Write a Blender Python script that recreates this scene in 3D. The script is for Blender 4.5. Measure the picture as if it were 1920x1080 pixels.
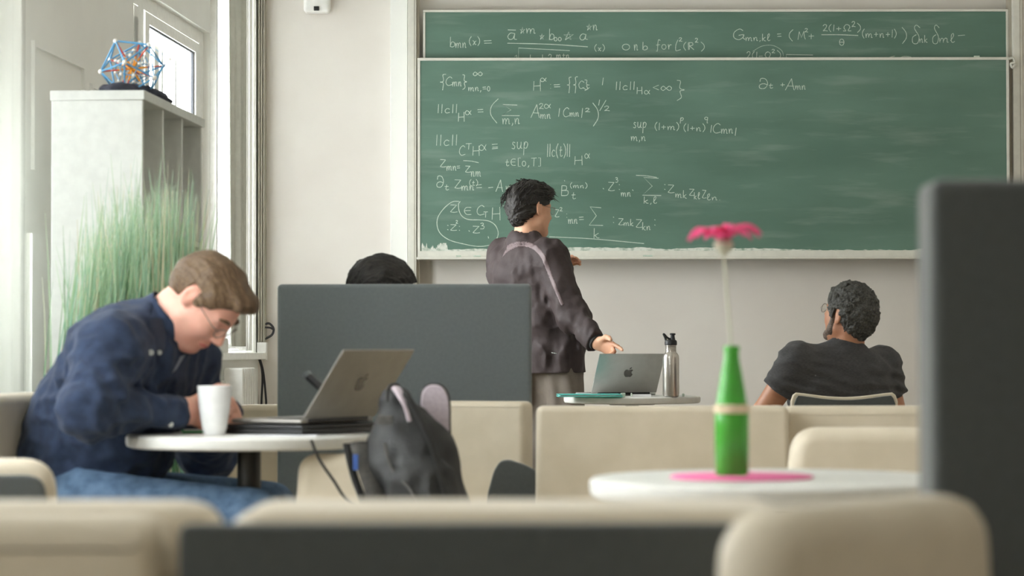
import bpy, bmesh, math, random
import numpy as np
from mathutils import Vector, Matrix

# ------------------------------------------------------------------ camera, world, daylight, exposure
for o in list(bpy.data.objects):
    bpy.data.objects.remove(o, do_unlink=True)
scene = bpy.context.scene
COL = scene.collection
LENS = 88.0
FPX = LENS / 36.0 * 1920.0
ZS = LENS / 50.0
CAM_Z = 0.947
PITCH = math.atan((654.0 - 540.0) / FPX)
cam_d = bpy.data.cameras.new('camera')
cam_d.lens = LENS
cam_d.sensor_width = 36.0
cam_d.clip_start = 0.05
cam_d.dof.use_dof = True
cam_d.dof.focus_distance = 11.8
cam_d.dof.aperture_fstop = 5.2
cam = bpy.data.objects.new('camera', cam_d)
COL.objects.link(cam)
cam.location = (0, 0, CAM_Z)
cam.rotation_euler = (math.pi / 2 + PITCH, math.radians(0.08), 0)
scene.camera = cam

world = bpy.data.worlds.new('overcast_sky')
scene.world = world
world.use_nodes = True
bgn = world.node_tree.nodes['Background']
bgn.inputs[0].default_value = (0.955, 0.98, 1.0, 1)
bgn.inputs[1].default_value = 25.0

vs = scene.view_settings
vs.view_transform = 'Standard'
vs.look = 'None'
vs.gamma = 1.0
vs.use_curve_mapping = False
vs.exposure = 0.12
scene.cycles.use_denoising = True
scene.cycles.max_bounces = 14
scene.cycles.diffuse_bounces = 8
scene.cycles.glossy_bounces = 4
scene.cycles.transparent_max_bounces = 12
scene.cycles.caustics_reflective = False
scene.cycles.caustics_refractive = False

# the window wall on the left runs slightly askew: a frame along it
WX0, WY0, WSL = -1.294, 7.25, 0.1275
WN = math.sqrt(ZS * ZS + WSL * WSL)
def wall_pt(d, z, off=0.0):
    """point on the window wall at depth mark d, height z, off metres into the room"""
    x = WX0 - WSL * (WY0 - d)
    return Vector((x + off * ZS / WN, d * ZS - off * WSL / WN, z))
# openings: depth near, depth far, sill height, head height
OPEN = {1: (5.63, 6.52, 0.93, 2.40), 2: (6.58, 7.21, 0.93, 2.95), 3: (3.6, 4.69, 0.75, 2.95), 4: (0.0, 1.45, 0.75, 2.95), 5: (1.7, 3.4, 0.75, 2.95)}  # the last two are unseen openings, added to brighten the room
for n, (d0, d1, z0, z1) in OPEN.items():     # light portals in all window openings, added ones too (they only guide sky sampling)
    ld = bpy.data.lights.new('window_portal', 'AREA')
    ld.shape = 'RECTANGLE'
    ld.size = (d1 - d0) * WN
    ld.size_y = z1 - z0
    ld.cycles.is_portal = True
    lo = bpy.data.objects.new('window_portal', ld)
    COL.objects.link(lo)
    c = wall_pt((d0 + d1) / 2, (z0 + z1) / 2, -0.13)
    lo.location = c
    inward = Vector((ZS, -WSL, 0)).normalized()
    lo.rotation_euler = inward.to_track_quat('-Z', 'Z').to_euler()

# ------------------------------------------------------------------ helpers
random.seed(7)
rng = np.random.default_rng(11)
_F = Vector((0, math.cos(PITCH), math.sin(PITCH)))
_U = Vector((0, -math.sin(PITCH), math.cos(PITCH)))
_R = Vector((1, 0, 0))
ANCHOR = None
def anchor(a):
    # measured depths near an anchored group keep their true spacing
    global ANCHOR
    ANCHOR = a
def Yd(d):
    return d * ZS if ANCHOR is None else ANCHOR * ZS + (d - ANCHOR)
def P(px, py, d):
    """place in the room at depth d for a spot measured on the 1920x1080 photograph"""
    v = _F + _R * ((px - 960.0) / FPX) - _U * ((py - 540.0) / FPX)
    d = Yd(d)
    t = d / v.y
    return Vector((v.x * t, d, CAM_Z + v.z * t))

def lin(c):
    c = c / 255.0
    return c / 12.92 if c <= 0.04045 else ((c + 0.055) / 1.055) ** 2.4
def rgb(r, g, b):
    return (lin(r), lin(g), lin(b), 1.0)

def mat(name, col, rough=0.6, col2=None, scale=30.0, bump=0.0, bscale=200.0, metal=0.0, spec=0.5, sheen=0.0,
        trans=0.0, stretch=None, detail=4.0, sss=0.0, lo=0.35, hi=0.65):
    m = bpy.data.materials.new(name)
    m.use_nodes = True
    nt = m.node_tree
    b = nt.nodes['Principled BSDF']
    b.inputs['Base Color'].default_value = col
    b.inputs['Roughness'].default_value = rough
    b.inputs['Metallic'].default_value = metal
    b.inputs['Specular IOR Level'].default_value = spec
    if sheen:
        b.inputs['Sheen Weight'].default_value = sheen
    if trans:
        b.inputs['Transmission Weight'].default_value = trans
    if sss:
        b.inputs['Subsurface Weight'].default_value = sss
        b.inputs['Subsurface Radius'].default_value = (0.012, 0.005, 0.003)
    tc = nt.nodes.new('ShaderNodeTexCoord')
    src = tc.outputs['Object']
    if stretch:
        mp = nt.nodes.new('ShaderNodeMapping')
        mp.inputs['Scale'].default_value = stretch
        nt.links.new(src, mp.inputs[0])
        src = mp.outputs[0]
    nz = nt.nodes.new('ShaderNodeTexNoise')
    nz.inputs['Scale'].default_value = scale
    nz.inputs['Detail'].default_value = detail
    nt.links.new(src, nz.inputs['Vector'])
    rp = nt.nodes.new('ShaderNodeValToRGB')
    rp.color_ramp.elements[0].position = lo
    rp.color_ramp.elements[1].position = hi
    rp.color_ramp.elements[0].color = col
    rp.color_ramp.elements[1].color = col2 if col2 else tuple(min(1, c * 1.08) for c in col[:3]) + (1,)
    nt.links.new(nz.outputs['Fac'], rp.inputs[0])
    nt.links.new(rp.outputs[0], b.inputs['Base Color'])
    if bump:
        n2 = nt.nodes.new('ShaderNodeTexNoise')
        n2.inputs['Scale'].default_value = bscale
        n2.inputs['Detail'].default_value = 3.0
        nt.links.new(src, n2.inputs['Vector'])
        bp = nt.nodes.new('ShaderNodeBump')
        bp.inputs['Strength'].default_value = bump
        bp.inputs['Distance'].default_value = 0.004
        nt.links.new(n2.outputs['Fac'], bp.inputs['Height'])
        nt.links.new(bp.outputs[0], b.inputs['Normal'])
    return m

def to_mesh(name, data):
    me = bpy.data.meshes.new(name)
    if isinstance(data, bmesh.types.BMesh):
        data.to_mesh(me)
        data.free()
    else:
        me.from_pydata([tuple(v) for v in data[0]], [], data[1])
    return me

def obj(name, data, m, parent=None, world=False, sharp=40.0, label=None, kind=None):
    bevelled = isinstance(data, bmesh.types.BMesh)
    me = data if isinstance(data, bpy.types.Mesh) else to_mesh(name, data)
    me.materials.clear()
    me.materials.append(m)
    if len(me.polygons):
        me.polygons.foreach_set('use_smooth', [True] * len(me.polygons))
        if sharp is not None:
            me.set_sharp_from_angle(angle=math.radians(sharp))
    me.update()
    o = bpy.data.objects.new(name, me)
    COL.objects.link(o)
    if bevelled:
        wn = o.modifiers.new('weighted', 'WEIGHTED_NORMAL')
        wn.keep_sharp = True
        wn.weight = 100
    if parent is not None:
        o.parent = parent
        if world:
            o.matrix_parent_inverse = parent.matrix_basis.inverted()
    if label:
        o['label'] = label
    if kind:
        o['kind'] = kind
    return o

def tag(o, label, cat=None, group=None, kind=None):
    if label:
        o['label'] = label
    if cat:
        o['category'] = cat
    if group:
        o['group'] = group
    if kind:
        o['kind'] = kind
    return o

def thing(name, label, cat, loc=(0, 0, 0), rotz=0.0, group=None, kind=None):
    o = bpy.data.objects.new(name, None)
    o.empty_display_size = 0.1
    COL.objects.link(o)
    o.location = loc
    o.rotation_euler = (0, 0, rotz)
    return tag(o, label, cat, group, kind)

def box(bm, lo, hi, r=0.0, seg=2, M=None):
    t = bmesh.new()
    bmesh.ops.create_cube(t, size=1.0)
    for v in t.verts:
        v.co = Vector((lo[i] + (v.co[i] + 0.5) * (hi[i] - lo[i]) for i in range(3)))
    if r > 0:
        r = min(r, 0.49 * min(hi[i] - lo[i] for i in range(3)))
        bmesh.ops.bevel(t, geom=t.edges[:], offset=r, segments=seg, profile=0.5, affect='EDGES')
    if M is not None:
        t.transform(M)
        if M.determinant() < 0:
            bmesh.ops.reverse_faces(t, faces=t.faces[:])
    merge(bm, t)
    return bm

def merge(bm, t):
    me = bpy.data.meshes.new('tmp')
    t.to_mesh(me)
    t.free()
    bm.from_mesh(me)
    bpy.data.meshes.remove(me)

def rbox(lo, hi, r=0.0, seg=3, M=None):
    return box(bmesh.new(), lo, hi, r, seg, M)

def lathe(prof, n=32, cap=True):
    """prof: list of (r, z)"""
    vs_, fs = [], []
    for (r, z) in prof:
        for i in range(n):
            a = 2 * math.pi * i / n
            vs_.append((r * math.cos(a), r * math.sin(a), z))
    for k in range(len(prof) - 1):
        for i in range(n):
            j = (i + 1) % n
            fs.append((k * n + i, k * n + j, (k + 1) * n + j, (k + 1) * n + i))
    if cap:
        fs.append(tuple(range(n - 1, -1, -1)))
        fs.append(tuple((len(prof) - 1) * n + i for i in range(n)))
    return vs_, fs

def catmull(pts, n=6, closed=False):
    pts = [Vector(p) for p in pts]
    out = []
    N = len(pts)
    rngk = range(N if closed else N - 1)
    for i in rngk:
        p1, p2 = pts[i], pts[(i + 1) % N]
        p0 = pts[(i - 1) % N] if closed or i > 0 else p1 * 2 - p2
        p3 = pts[(i + 2) % N] if closed or i + 2 < N else p2 * 2 - p1
        for k in range(n):
            t = k / n
            out.append(0.5 * ((2 * p1) + (p2 - p0) * t + (2 * p0 - 5 * p1 + 4 * p2 - p3) * t * t + (3 * p1 - p0 - 3 * p2 + p3) * t ** 3))
    if not closed:
        out.append(pts[-1])
    return out

def tube(pts, r, n=8, caps=True, flat=None):
    """swept tube; r number or list; flat=(a,b) elliptic factors"""
    pts = [Vector(p) for p in pts]
    N = len(pts)
    rs = r if isinstance(r, (list, tuple)) else [r] * N
    vs_, fs = [], []
    prev = None
    for i, p in enumerate(pts):
        t = (pts[min(i + 1, N - 1)] - pts[max(i - 1, 0)])
        t = t.normalized() if t.length > 1e-9 else Vector((0, 0, 1))
        if prev is None:
            a = Vector((0, 0, 1)) if abs(t.z) < 0.9 else Vector((1, 0, 0))
            u = t.cross(a).normalized()
        else:
            u = (prev - t * prev.dot(t)).normalized()
        prev = u
        w = t.cross(u)
        fa, fb = flat if flat else (1, 1)
        for k in range(n):
            an = 2 * math.pi * k / n
            vs_.append(p + u * (math.cos(an) * rs[i] * fa) + w * (math.sin(an) * rs[i] * fb))
    for i in range(N - 1):
        for k in range(n):
            j = (k + 1) % n
            fs.append((i * n + k, i * n + j, (i + 1) * n + j, (i + 1) * n + k))
    if caps:
        fs.append(tuple(range(n - 1, -1, -1)))
        fs.append(tuple((N - 1) * n + k for k in range(n)))
    return vs_, fs

def join(*parts):
    vs_, fs = [], []
    for v, f in parts:
        b = len(vs_)
        vs_ += [tuple(x) for x in v]
        fs += [tuple(i + b for i in q) for q in f]
    return vs_, fs

def shift(data, off):
    return [tuple(Vector(v) + Vector(off)) for v in data[0]], data[1]

def prism(outline, y0, y1, bev=0.0):
    """outline in (x,z), extruded along y"""
    bm = bmesh.new()
    vsb = [bm.verts.new((x, y0, z)) for x, z in outline]
    f = bm.faces.new(vsb)
    r = bmesh.ops.extrude_face_region(bm, geom=[f])
    for v in [g for g in r['geom'] if isinstance(g, bmesh.types.BMVert)]:
        v.co.y = y1
    bmesh.ops.recalc_face_normals(bm, faces=bm.faces[:])
    if bev > 0:
        ed = [e for e in bm.edges if abs(e.verts[0].co.y - e.verts[1].co.y) < 1e-6]
        bmesh.ops.bevel(bm, geom=ed, offset=bev, segments=3, profile=0.5, affect='EDGES')
    return bm

def round_outline(pts, r, n=5):
    """round the corners of a polygon [(x,z),...]"""
    out = []
    N = len(pts)
    rr = r if isinstance(r, (list, tuple)) else [r] * N
    for i in range(N):
        p0, p1, p2 = Vector(pts[i - 1]), Vector(pts[i]), Vector(pts[(i + 1) % N])
        if rr[i] <= 0:
            out.append(tuple(p1))
            continue
        a, b = (p0 - p1).normalized(), (p2 - p1).normalized()
        q0, q1 = p1 + a * rr[i], p1 + b * rr[i]
        for k in range(n + 1):
            t = k / n
            q = q0 * (1 - t) ** 2 + p1 * 2 * t * (1 - t) + q1 * t * t
            out.append((q.x, q.y))
    return out

# ------------------------------------------------------------------ materials
M = {}
M['wall'] = mat('wall_paint', rgb(227, 221, 214), 0.85, rgb(231, 226, 219), 3.0, 0.05, 120)
M['wall_white'] = mat('wall_white_paint', rgb(240, 240, 236), 0.8, rgb(243, 243, 239), 4.0)
M['ceil'] = mat('ceiling_paint', rgb(236, 234, 228), 0.9)
M['floor'] = mat('floor_lino', rgb(150, 140, 124), 0.5, rgb(164, 154, 138), 6.0)
M['frame'] = mat('window_lacquer', rgb(240, 240, 236), 0.35)
M['gasket'] = mat('gasket_rubber', rgb(35, 37, 42), 0.6)
M['beige'] = mat('beige_upholstery', rgb(206, 194, 172), 0.62, rgb(213, 201, 180), 12.0, 0.08, 300, sheen=0.15)
M['felt'] = mat('charcoal_felt', rgb(80, 83, 82), 0.9, rgb(84, 87, 86), 90.0, 0.10, 900, sheen=0.3, spec=0.2)
M['felt2'] = mat('grey_felt', rgb(104, 110, 111), 0.9, rgb(108, 114, 115), 90.0, 0.10, 900, sheen=0.3, spec=0.2)
M['leg'] = mat('dark_steel', rgb(52, 50, 47), 0.4, metal=0.6)
M['white_top'] = mat('white_laminate', rgb(220, 219, 214), 0.35, spec=0.5)
M['white_plastic'] = mat('white_plastic', rgb(232, 231, 227), 0.4)
M['cab'] = mat('white_cabinet', rgb(214, 215, 211), 0.45)
M['duct'] = mat('grey_duct', rgb(168, 162, 148), 0.5)
M['curtain'] = mat('pale_curtain', rgb(205, 205, 196), 0.9)
M['alu'] = mat('aluminium', rgb(196, 196, 192), 0.38, metal=0.75)
M['rail'] = mat('board_rail_lacquer', rgb(212, 210, 200), 0.45)
M['black'] = mat('black_rubber', rgb(24, 24, 25), 0.5)
M['cable'] = mat('black_cable', rgb(38, 36, 40), 0.55)
# ------------------------------------------------------------------ the room
REAR_D = -1.6
BACK_Y, REAR_Y, RIGHT_X, CEIL = 7.25 * ZS, REAR_D * ZS, 3.6, 3.35
LEFT_N = WX0 - WSL * (WY0 - REAR_D)
anchor(7.25)
def slab(z0, z1):
    xn = WX0 - WSL * (WY0 - REAR_D) - .12
    pl = [(xn, REAR_Y - .2), (RIGHT_X + .2, REAR_Y - .2), (RIGHT_X + .2, BACK_Y + .2), (WX0 - .12, BACK_Y + .2)]
    b = bmesh.new()
    lo = [b.verts.new((x, y, z0)) for x, y in pl]; hi = [b.verts.new((x, y, z1)) for x, y in pl]
    b.faces.new(lo[::-1]); b.faces.new(hi)
    for k in range(4):
        b.faces.new((lo[k], lo[(k + 1) % 4], hi[(k + 1) % 4], hi[k]))
    return b
tag(obj('floor', slab(-.1, 0), M['floor']), None, kind='structure')
tag(obj('ceiling', slab(CEIL, CEIL + .1), M['ceil']), None, kind='structure')
tag(obj('wall_back', rbox((WX0 - 0.12, BACK_Y, -0.0), (RIGHT_X + 0.2, BACK_Y + 0.2, CEIL)), M['wall']), None, kind='structure')
tag(obj('wall_right', rbox((RIGHT_X, REAR_Y, 0), (RIGHT_X + 0.2, BACK_Y, CEIL)), M['wall']), None, kind='structure')
tag(obj('wall_rear', rbox((LEFT_N - 0.5, REAR_Y - 0.2, 0), (RIGHT_X + 0.2, REAR_Y, CEIL)), M['wall']), None, kind='structure')

# a frame whose local x runs along the window wall (increasing depth), y into the room, z up
def wall_mat():
    a = Vector((WSL, ZS, 0)).normalized()
    n = Vector((ZS, -WSL, 0)).normalized()
    m = Matrix.Identity(4)
    m.col[0][:3] = a
    m.col[1][:3] = n
    m.col[2][:3] = (0, 0, 1)
    m.col[3][:3] = wall_pt(0, 0)
    return m
WM = wall_mat()
def wd(d):
    return d * WN
def wbox(bm, d0, d1, y0, y1, z0, z1, r=0.0):
    return box(bm, (wd(d0), y0, z0), (wd(d1), y1, z1), r, 2, WM)

bm = bmesh.new()
segs = sorted(OPEN.values())
cur = REAR_D
for (d0, d1, z0, z1) in segs:
    wbox(bm, cur, d0, -0.12, 0, 0, CEIL)
    wbox(bm, d0, d1, -0.12, 0, 0, z0)
    wbox(bm, d0, d1, -0.12, 0, z1, CEIL)
    cur = d1
wbox(bm, cur, 7.26, -0.12, 0, 0, CEIL)
wl = tag(obj('wall_left', bm, M['wall_white']), None, kind='structure')

gm = bpy.data.materials.new('window_glass')
gm.use_nodes = True
nt = gm.node_tree
for n in list(nt.nodes):
    nt.nodes.remove(n)
out = nt.nodes.new('ShaderNodeOutputMaterial')
mix = nt.nodes.new('ShaderNodeMixShader')
tr = nt.nodes.new('ShaderNodeBsdfTransparent')
tr.inputs[0].default_value = (0.96, 0.975, 0.97, 1)
gl = nt.nodes.new('ShaderNodeBsdfGlossy')
gl.inputs['Roughness'].default_value = 0.02
lw = nt.nodes.new('ShaderNodeLayerWeight')
lw.inputs[0].default_value = 0.5
pw = nt.nodes.new('ShaderNodeMath'); pw.operation = 'POWER'; pw.inputs[1].default_value = 5.0
nt.links.new(lw.outputs['Facing'], pw.inputs[0])
fr = nt.nodes.new('ShaderNodeMath'); fr.operation = 'MULTIPLY_ADD'; fr.inputs[1].default_value = 0.45; fr.inputs[2].default_value = 0.03
nt.links.new(pw.outputs[0], fr.inputs[0])
nt.links.new(fr.outputs[0], mix.inputs[0])
nt.links.new(tr.outputs[0], mix.inputs[1])
nt.links.new(gl.outputs[0], mix.inputs[2])
nt.links.new(mix.outputs[0], out.inputs[0])
M['glass'] = gm

def window(n, mullions, yy=-0.16, fw=0.06, sash=0.045):
    d0, d1, z0, z1 = OPEN[n]
    w = thing('window_%d' % n, None, None, wall_pt(d0, z0), kind='structure')
    edges = [d0] + [m for m in mullions] + [d1]
    bm = bmesh.new()
    wbox(bm, d0, d1, yy - 0.02, yy + 0.02, z0, z0 + fw)
    wbox(bm, d0, d1, yy - 0.02, yy + 0.02, z1 - fw, z1)
    wbox(bm, d0, d0 + fw, yy - 0.02, yy + 0.02, z0 + fw, z1 - fw)
    wbox(bm, d1 - fw, d1, yy - 0.02, yy + 0.02, z0 + fw, z1 - fw)
    for m in mullions:
        wbox(bm, m - fw / 2, m + fw / 2, yy - 0.02, yy + 0.02, z0 + fw, z1 - fw)
    obj('window_frame', bm, M['frame'], w, True)
    for k in range(len(edges) - 1):
        a = edges[k] + (fw if k == 0 else fw / 2)
        b = edges[k + 1] - (fw if k == len(edges) - 2 else fw / 2)
        g = 0.006
        s = bmesh.new()
        a2, b2, c2, e2 = a + g, b - g, z0 + fw + g, z1 - fw - g
        for (p, q, r_, t) in ((a2, b2, c2, c2 + sash), (a2, b2, e2 - sash, e2), (a2, a2 + sash, c2 + sash, e2 - sash), (b2 - sash, b2, c2 + sash, e2 - sash)):
            wbox(s, p, q, yy - 0.015, yy + 0.025, r_, t)
        so = obj('sash', s, M['frame'], w, True)
        gk = bmesh.new()
        a3, b3, c3, e3 = a2 + sash, b2 - sash, c2 + sash, e2 - sash
        q = 0.008
        for (p, q_, r_, t) in ((a3, b3, c3, c3 + q), (a3, b3, e3 - q, e3), (a3, a3 + q, c3, e3), (b3 - q, b3, c3, e3)):
            wbox(gk, p, q_, yy + 0.004, yy + 0.016, r_, t)
        obj('gasket', gk, M['gasket'], so, True)
        pn = bmesh.new()
        wbox(pn, a3, b3, yy + 0.008, yy + 0.012, c3, e3)
        obj('pane', pn, M['glass'], so, True)
    sl = bmesh.new()
    wbox(sl, d0 - 0.04, d1 + 0.04, yy + 0.04, 0.05, z0 - 0.035, z0 + 0.0, 0.006)
    obj('window_sill', sl, M['frame'], w, True)
    return w
w1 = window(1, [5.78], yy=-0.05)
w2 = window(2, [], yy=-0.06, fw=0.014, sash=0.016)
w3 = window(3, [4.15], yy=-0.07)
w4_fill = window(4, [0.72], yy=-0.07)  # unseen window, added for daylight on the nearest chairs
w5_fill = window(5, [2.55], yy=-0.07)  # unseen window, added to light the seats in the middle
# pale strips behind the clear pane stand in for vertical bands outdoors
for k, dd in enumerate((6.08, 6.16, 6.32)):
    b = bmesh.new()
    wbox(b, dd, dd + (0.05 if k == 0 else 0.02), -0.10, -0.088, 1.0, 2.30)
    obj('outdoor_strip', b, M['curtain'], w1, True)

def sheer(n, through, off):  # sheer sheet added over an opening to cut down its daylight
    m = bpy.data.materials.new('dimming_cloth'); m.use_nodes = True
    nt = m.node_tree
    for q in list(nt.nodes): nt.nodes.remove(q)
    o_ = nt.nodes.new('ShaderNodeOutputMaterial'); mx = nt.nodes.new('ShaderNodeMixShader'); mx.inputs[0].default_value = 1 - through
    t_ = nt.nodes.new('ShaderNodeBsdfTransparent'); d_ = nt.nodes.new('ShaderNodeBsdfDiffuse'); d_.inputs[0].default_value = rgb(232, 232, 228)
    nt.links.new(t_.outputs[0], mx.inputs[1]); nt.links.new(d_.outputs[0], mx.inputs[2]); nt.links.new(mx.outputs[0], o_.inputs[0])
    d0, d1, z0, z1 = OPEN[n]
    vs_, fs = [], []
    N = 60
    for i in range(N + 1):
        d = d0 + .004 + (d1 - d0 - .008) * i / N
        for z in (z0 + .01, z1 - .01):
            vs_.append(wall_pt(d, z, off + .006 * math.sin(i * 1.3)))
    for i in range(N):
        fs.append((2 * i, 2 * i + 2, 2 * i + 3, 2 * i + 1))
    return obj('dimming_sheer', (vs_, fs), m, {2: w2, 3: w3, 4: w4_fill, 5: w5_fill}[n], True, sharp=None)
sheer(2, .085, -.02); sheer(3, .16, .012); sheer(4, .12, -.02); sheer(5, .36, -.02)
# panelled boxing on the window wall beside the shelf
tr1 = thing('trim_1', None, None, wall_pt(4.75, 1.3), kind='structure')
b = bmesh.new()
for (a, c, e, f) in ((4.76, 5.16, 1.965, 1.985), (4.76, 4.772, 1.55, 1.965), (5.15, 5.16, 1.55, 1.965)):
    wbox(b, a, c, 0, 0.012, e, f)
obj('panel_moulding', b, M['wall_white'], tr1, True)
b = bmesh.new()
wbox(b, 4.73, 5.6, 0, 0.02, 0.0, 1.335)
obj('lower_panel', b, M['wall_white'], tr1, True)
b = bmesh.new()
for (a, c, e, f) in ((5.22, 5.52, 1.91, 1.925), (5.22, 5.23, 1.5, 1.91)):
    wbox(b, a, c, 0, 0.012, e, f)
obj('panel_moulding', b, M['wall_white'], tr1, True)

# casing strips between the windows and the far corner
tr2 = thing('trim_2', None, None, wall_pt(6.53, 0.93), kind='structure')
for (a, c, t) in ((6.525, 6.54, 0.03), (6.552, 6.565, 0.018)):
    b = bmesh.new()
    wbox(b, a, c, 0, t, 0.93, CEIL)
    obj('casing_strip', b, M['frame'], tr2, True)

# back wall: pale pilaster beside the board
tr3 = thing('trim_3', None, None, P(735, 900, 7.25), kind='structure')
x0, x1 = P(733, 0, 7.2).x, P(765, 0, 7.2).x
obj('pilaster', rbox((x0, Yd(7.2), 0), (x1, Yd(7.25), CEIL), 0.003), M['wall_white'], tr3, True)
tr4 = thing('trim_4', None, None, P(1905, 900, 7.25), kind='structure')
x0, x1 = P(1917, 0, 7.2).x, P(1990, 0, 7.2).x
obj('pilaster', rbox((x0, Yd(7.2), 0), (x1, Yd(7.25), CEIL), 0.003), M['wall'], tr4, True)
bb = bmesh.new()
box(bb, (WX0, Yd(7.235), 0), (RIGHT_X, Yd(7.25), 0.1))
tag(obj('baseboard_back', bb, M['frame']), None, kind='structure')
bb = bmesh.new()
wbox(bb, REAR_D, 7.2, 0.021, 0.035, 0, 0.1)
tag(obj('baseboard_left', bb, M['frame']), None, kind='structure')

# curtain gathered between the far window and its neighbour
def curtain():
    vs_, fs = [], []
    n, mz = 40, 24
    for j in range(mz + 1):
        t = j / mz
        z = 0.96 + t * (CEIL - 0.98)
        half = 0.05 + 0.035 * t
        for i in range(n + 1):
            u = -1 + 2 * i / n
            d = 6.80 + u * half
            off = 0.045 + 0.018 * math.sin(u * 9 + 0.6 * t) + 0.008 * math.sin(u * 21)
            vs_.append(wall_pt(d, z, off))
    for j in range(mz):
        for i in range(n):
            a = j * (n + 1) + i
            fs.append((a, a + 1, a + n + 2, a + n + 1))
    return vs_, fs
cu = tag(obj('curtain', curtain(), M['curtain'], sharp=None), 'narrow pale grey curtain gathered at the far window by the back corner', 'curtain')
sm = cu.modifiers.new('thick', 'SOLIDIFY'); sm.thickness = 0.003

# grooved duct in the corner
dt = thing('cable_duct', 'tall grey grooved cable duct running up the back left corner', 'cable duct', P(491, 640, 7.2))
xa, xb = P(484.5, 300, 7.2).x, P(499, 300, 7.2).x
za = P(491, 641, 7.2).z
obj('channel', rbox((xa, Yd(7.195), za), (xb, Yd(7.25), CEIL)), M['duct'], dt, True)
for k in range(3):
    xx = xa + (xb - xa) * (0.10 + 0.32 * k)
    obj('rib', rbox((xx, Yd(7.183), za), (xx + 0.006, Yd(7.196), CEIL), 0.002), M['duct'], dt, True)
obj('end_cap', rbox((xa - 0.004, Yd(7.185), za - 0.09), (xb + 0.006, Yd(7.25), za), 0.004), M['white_plastic'], dt, True)

# motion sensor high on the back wall
sn = thing('motion_sensor', 'small white plastic sensor box high on the back wall', 'sensor', P(595, 10, 7.22))
a, c = P(571, -25, 7.2), P(620, 24, 7.2)
obj('housing', rbox((a.x, Yd(7.17), c.z), (c.x, Yd(7.25), a.z), 0.018, 4), M['white_plastic'], sn, True)
a, c = P(589, 11, 7.16), P(599, 19, 7.16)
obj('lens', rbox((a.x, Yd(7.162), c.z), (c.x, Yd(7.172), a.z), 0.002), M['black'], sn, True)

# under the far window: sill shelf, radiator, socket strip, cables
rd = thing('radiator', 'pale ribbed radiator below the far window sill', 'radiator', wall_pt(6.7, 0.1))
for k in range(6):
    dd = 6.60 + 0.035 * k
    b = bmesh.new()
    wbox(b, dd, dd + 0.022, 0.04, 0.13, 0.15, 0.86, 0.01)
    obj('fin', b, M['white_plastic'], rd, True)
for zz in (0.2, 0.76):
    b = bmesh.new(); wbox(b, 6.58, 6.82, 0.0, 0.05, zz, zz + 0.04)
    obj('rail', b, M['white_plastic'], rd, True)
M['red'] = mat('red_socket', rgb(150, 38, 24), 0.4)
sk = thing('socket_strip', 'white wall socket strip with two red sockets below the sill', 'socket', wall_pt(6.93, 0.76))
b = bmesh.new(); wbox(b, 6.86, 7.0, 0, 0.02, 0.75, 0.86, 0.004)
obj('plate', b, M['white_plastic'], sk, True)
for dd in (6.885, 6.935):
    b = bmesh.new(); wbox(b, dd, dd + 0.028, 0.019, 0.03, 0.785, 0.825, 0.003)
    obj('socket', b, M['red'], sk, True)
jr = thing('storage_jar', 'small white lidded jar on the far window sill', 'jar', wall_pt(6.65, 0.93, 0.0))
obj('body', lathe([(0.042, 0), (0.045, 0.004), (0.045, 0.06), (0.04, 0.068)]), M['white_plastic'], jr)
obj('lid', lathe([(0.02, 0.068), (0.03, 0.075), (0.03, 0.095), (0.012, 0.105), (0.015, 0.115), (0.0, 0.12)]), M['white_plastic'], jr)
cb = thing('cable_loop', 'dark cable looping out beside the corner duct', 'cable', P(499, 620, 7.2))
pts = [P(x, y, 7.2) for x, y in ((497, 607), (505, 606), (512, 613), (513, 620), (509, 628), (497, 635))]
obj('strand', tube(catmull(pts), 0.006), M['cable'], cb, True)
pts = [P(x, y, 7.19) for x, y in ((497, 613), (507, 614), (512, 617))]
obj('strand', tube(catmull(pts), 0.005), M['cable'], cb, True)
cb = thing('hanging_cable', 'two dark cables hanging from the duct down behind the chairs', 'cable', P(491, 760, 7.18))
for k, xy in enumerate((((484, 668), (487, 676), (491, 692), (492, 715), (490, 760), (491, 830), (486, 950)), ((485, 669), (489, 678), (494, 700), (498, 740), (499, 765), (498, 840), (505, 950)))):
    obj('strand', tube(catmull([P(x, y, 7.17 - 0.01 * k) for x, y in xy]), 0.0055), M['cable'], cb, True)
pb = tag(obj('junction_box', rbox((P(486, 0, 7.2).x, Yd(7.19), P(0, 672, 7.2).z), (P(502, 0, 7.2).x, Yd(7.25), P(0, 664, 7.2).z), 0.004), M['white_plastic']), 'flat white junction box at the foot of the corner duct', 'junction box')
b = bmesh.new()
box(b, (P(487, 0, 7.23).x, Yd(7.235), P(0, 795, 7.23).z), (P(516, 0, 7.23).x, Yd(7.25), P(0, 740, 7.23).z), 0.002)
tag(obj('access_panel', b, M['wall']), 'small pale access panel low on the wall under the corner duct', 'panel')

anchor(None)
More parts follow.
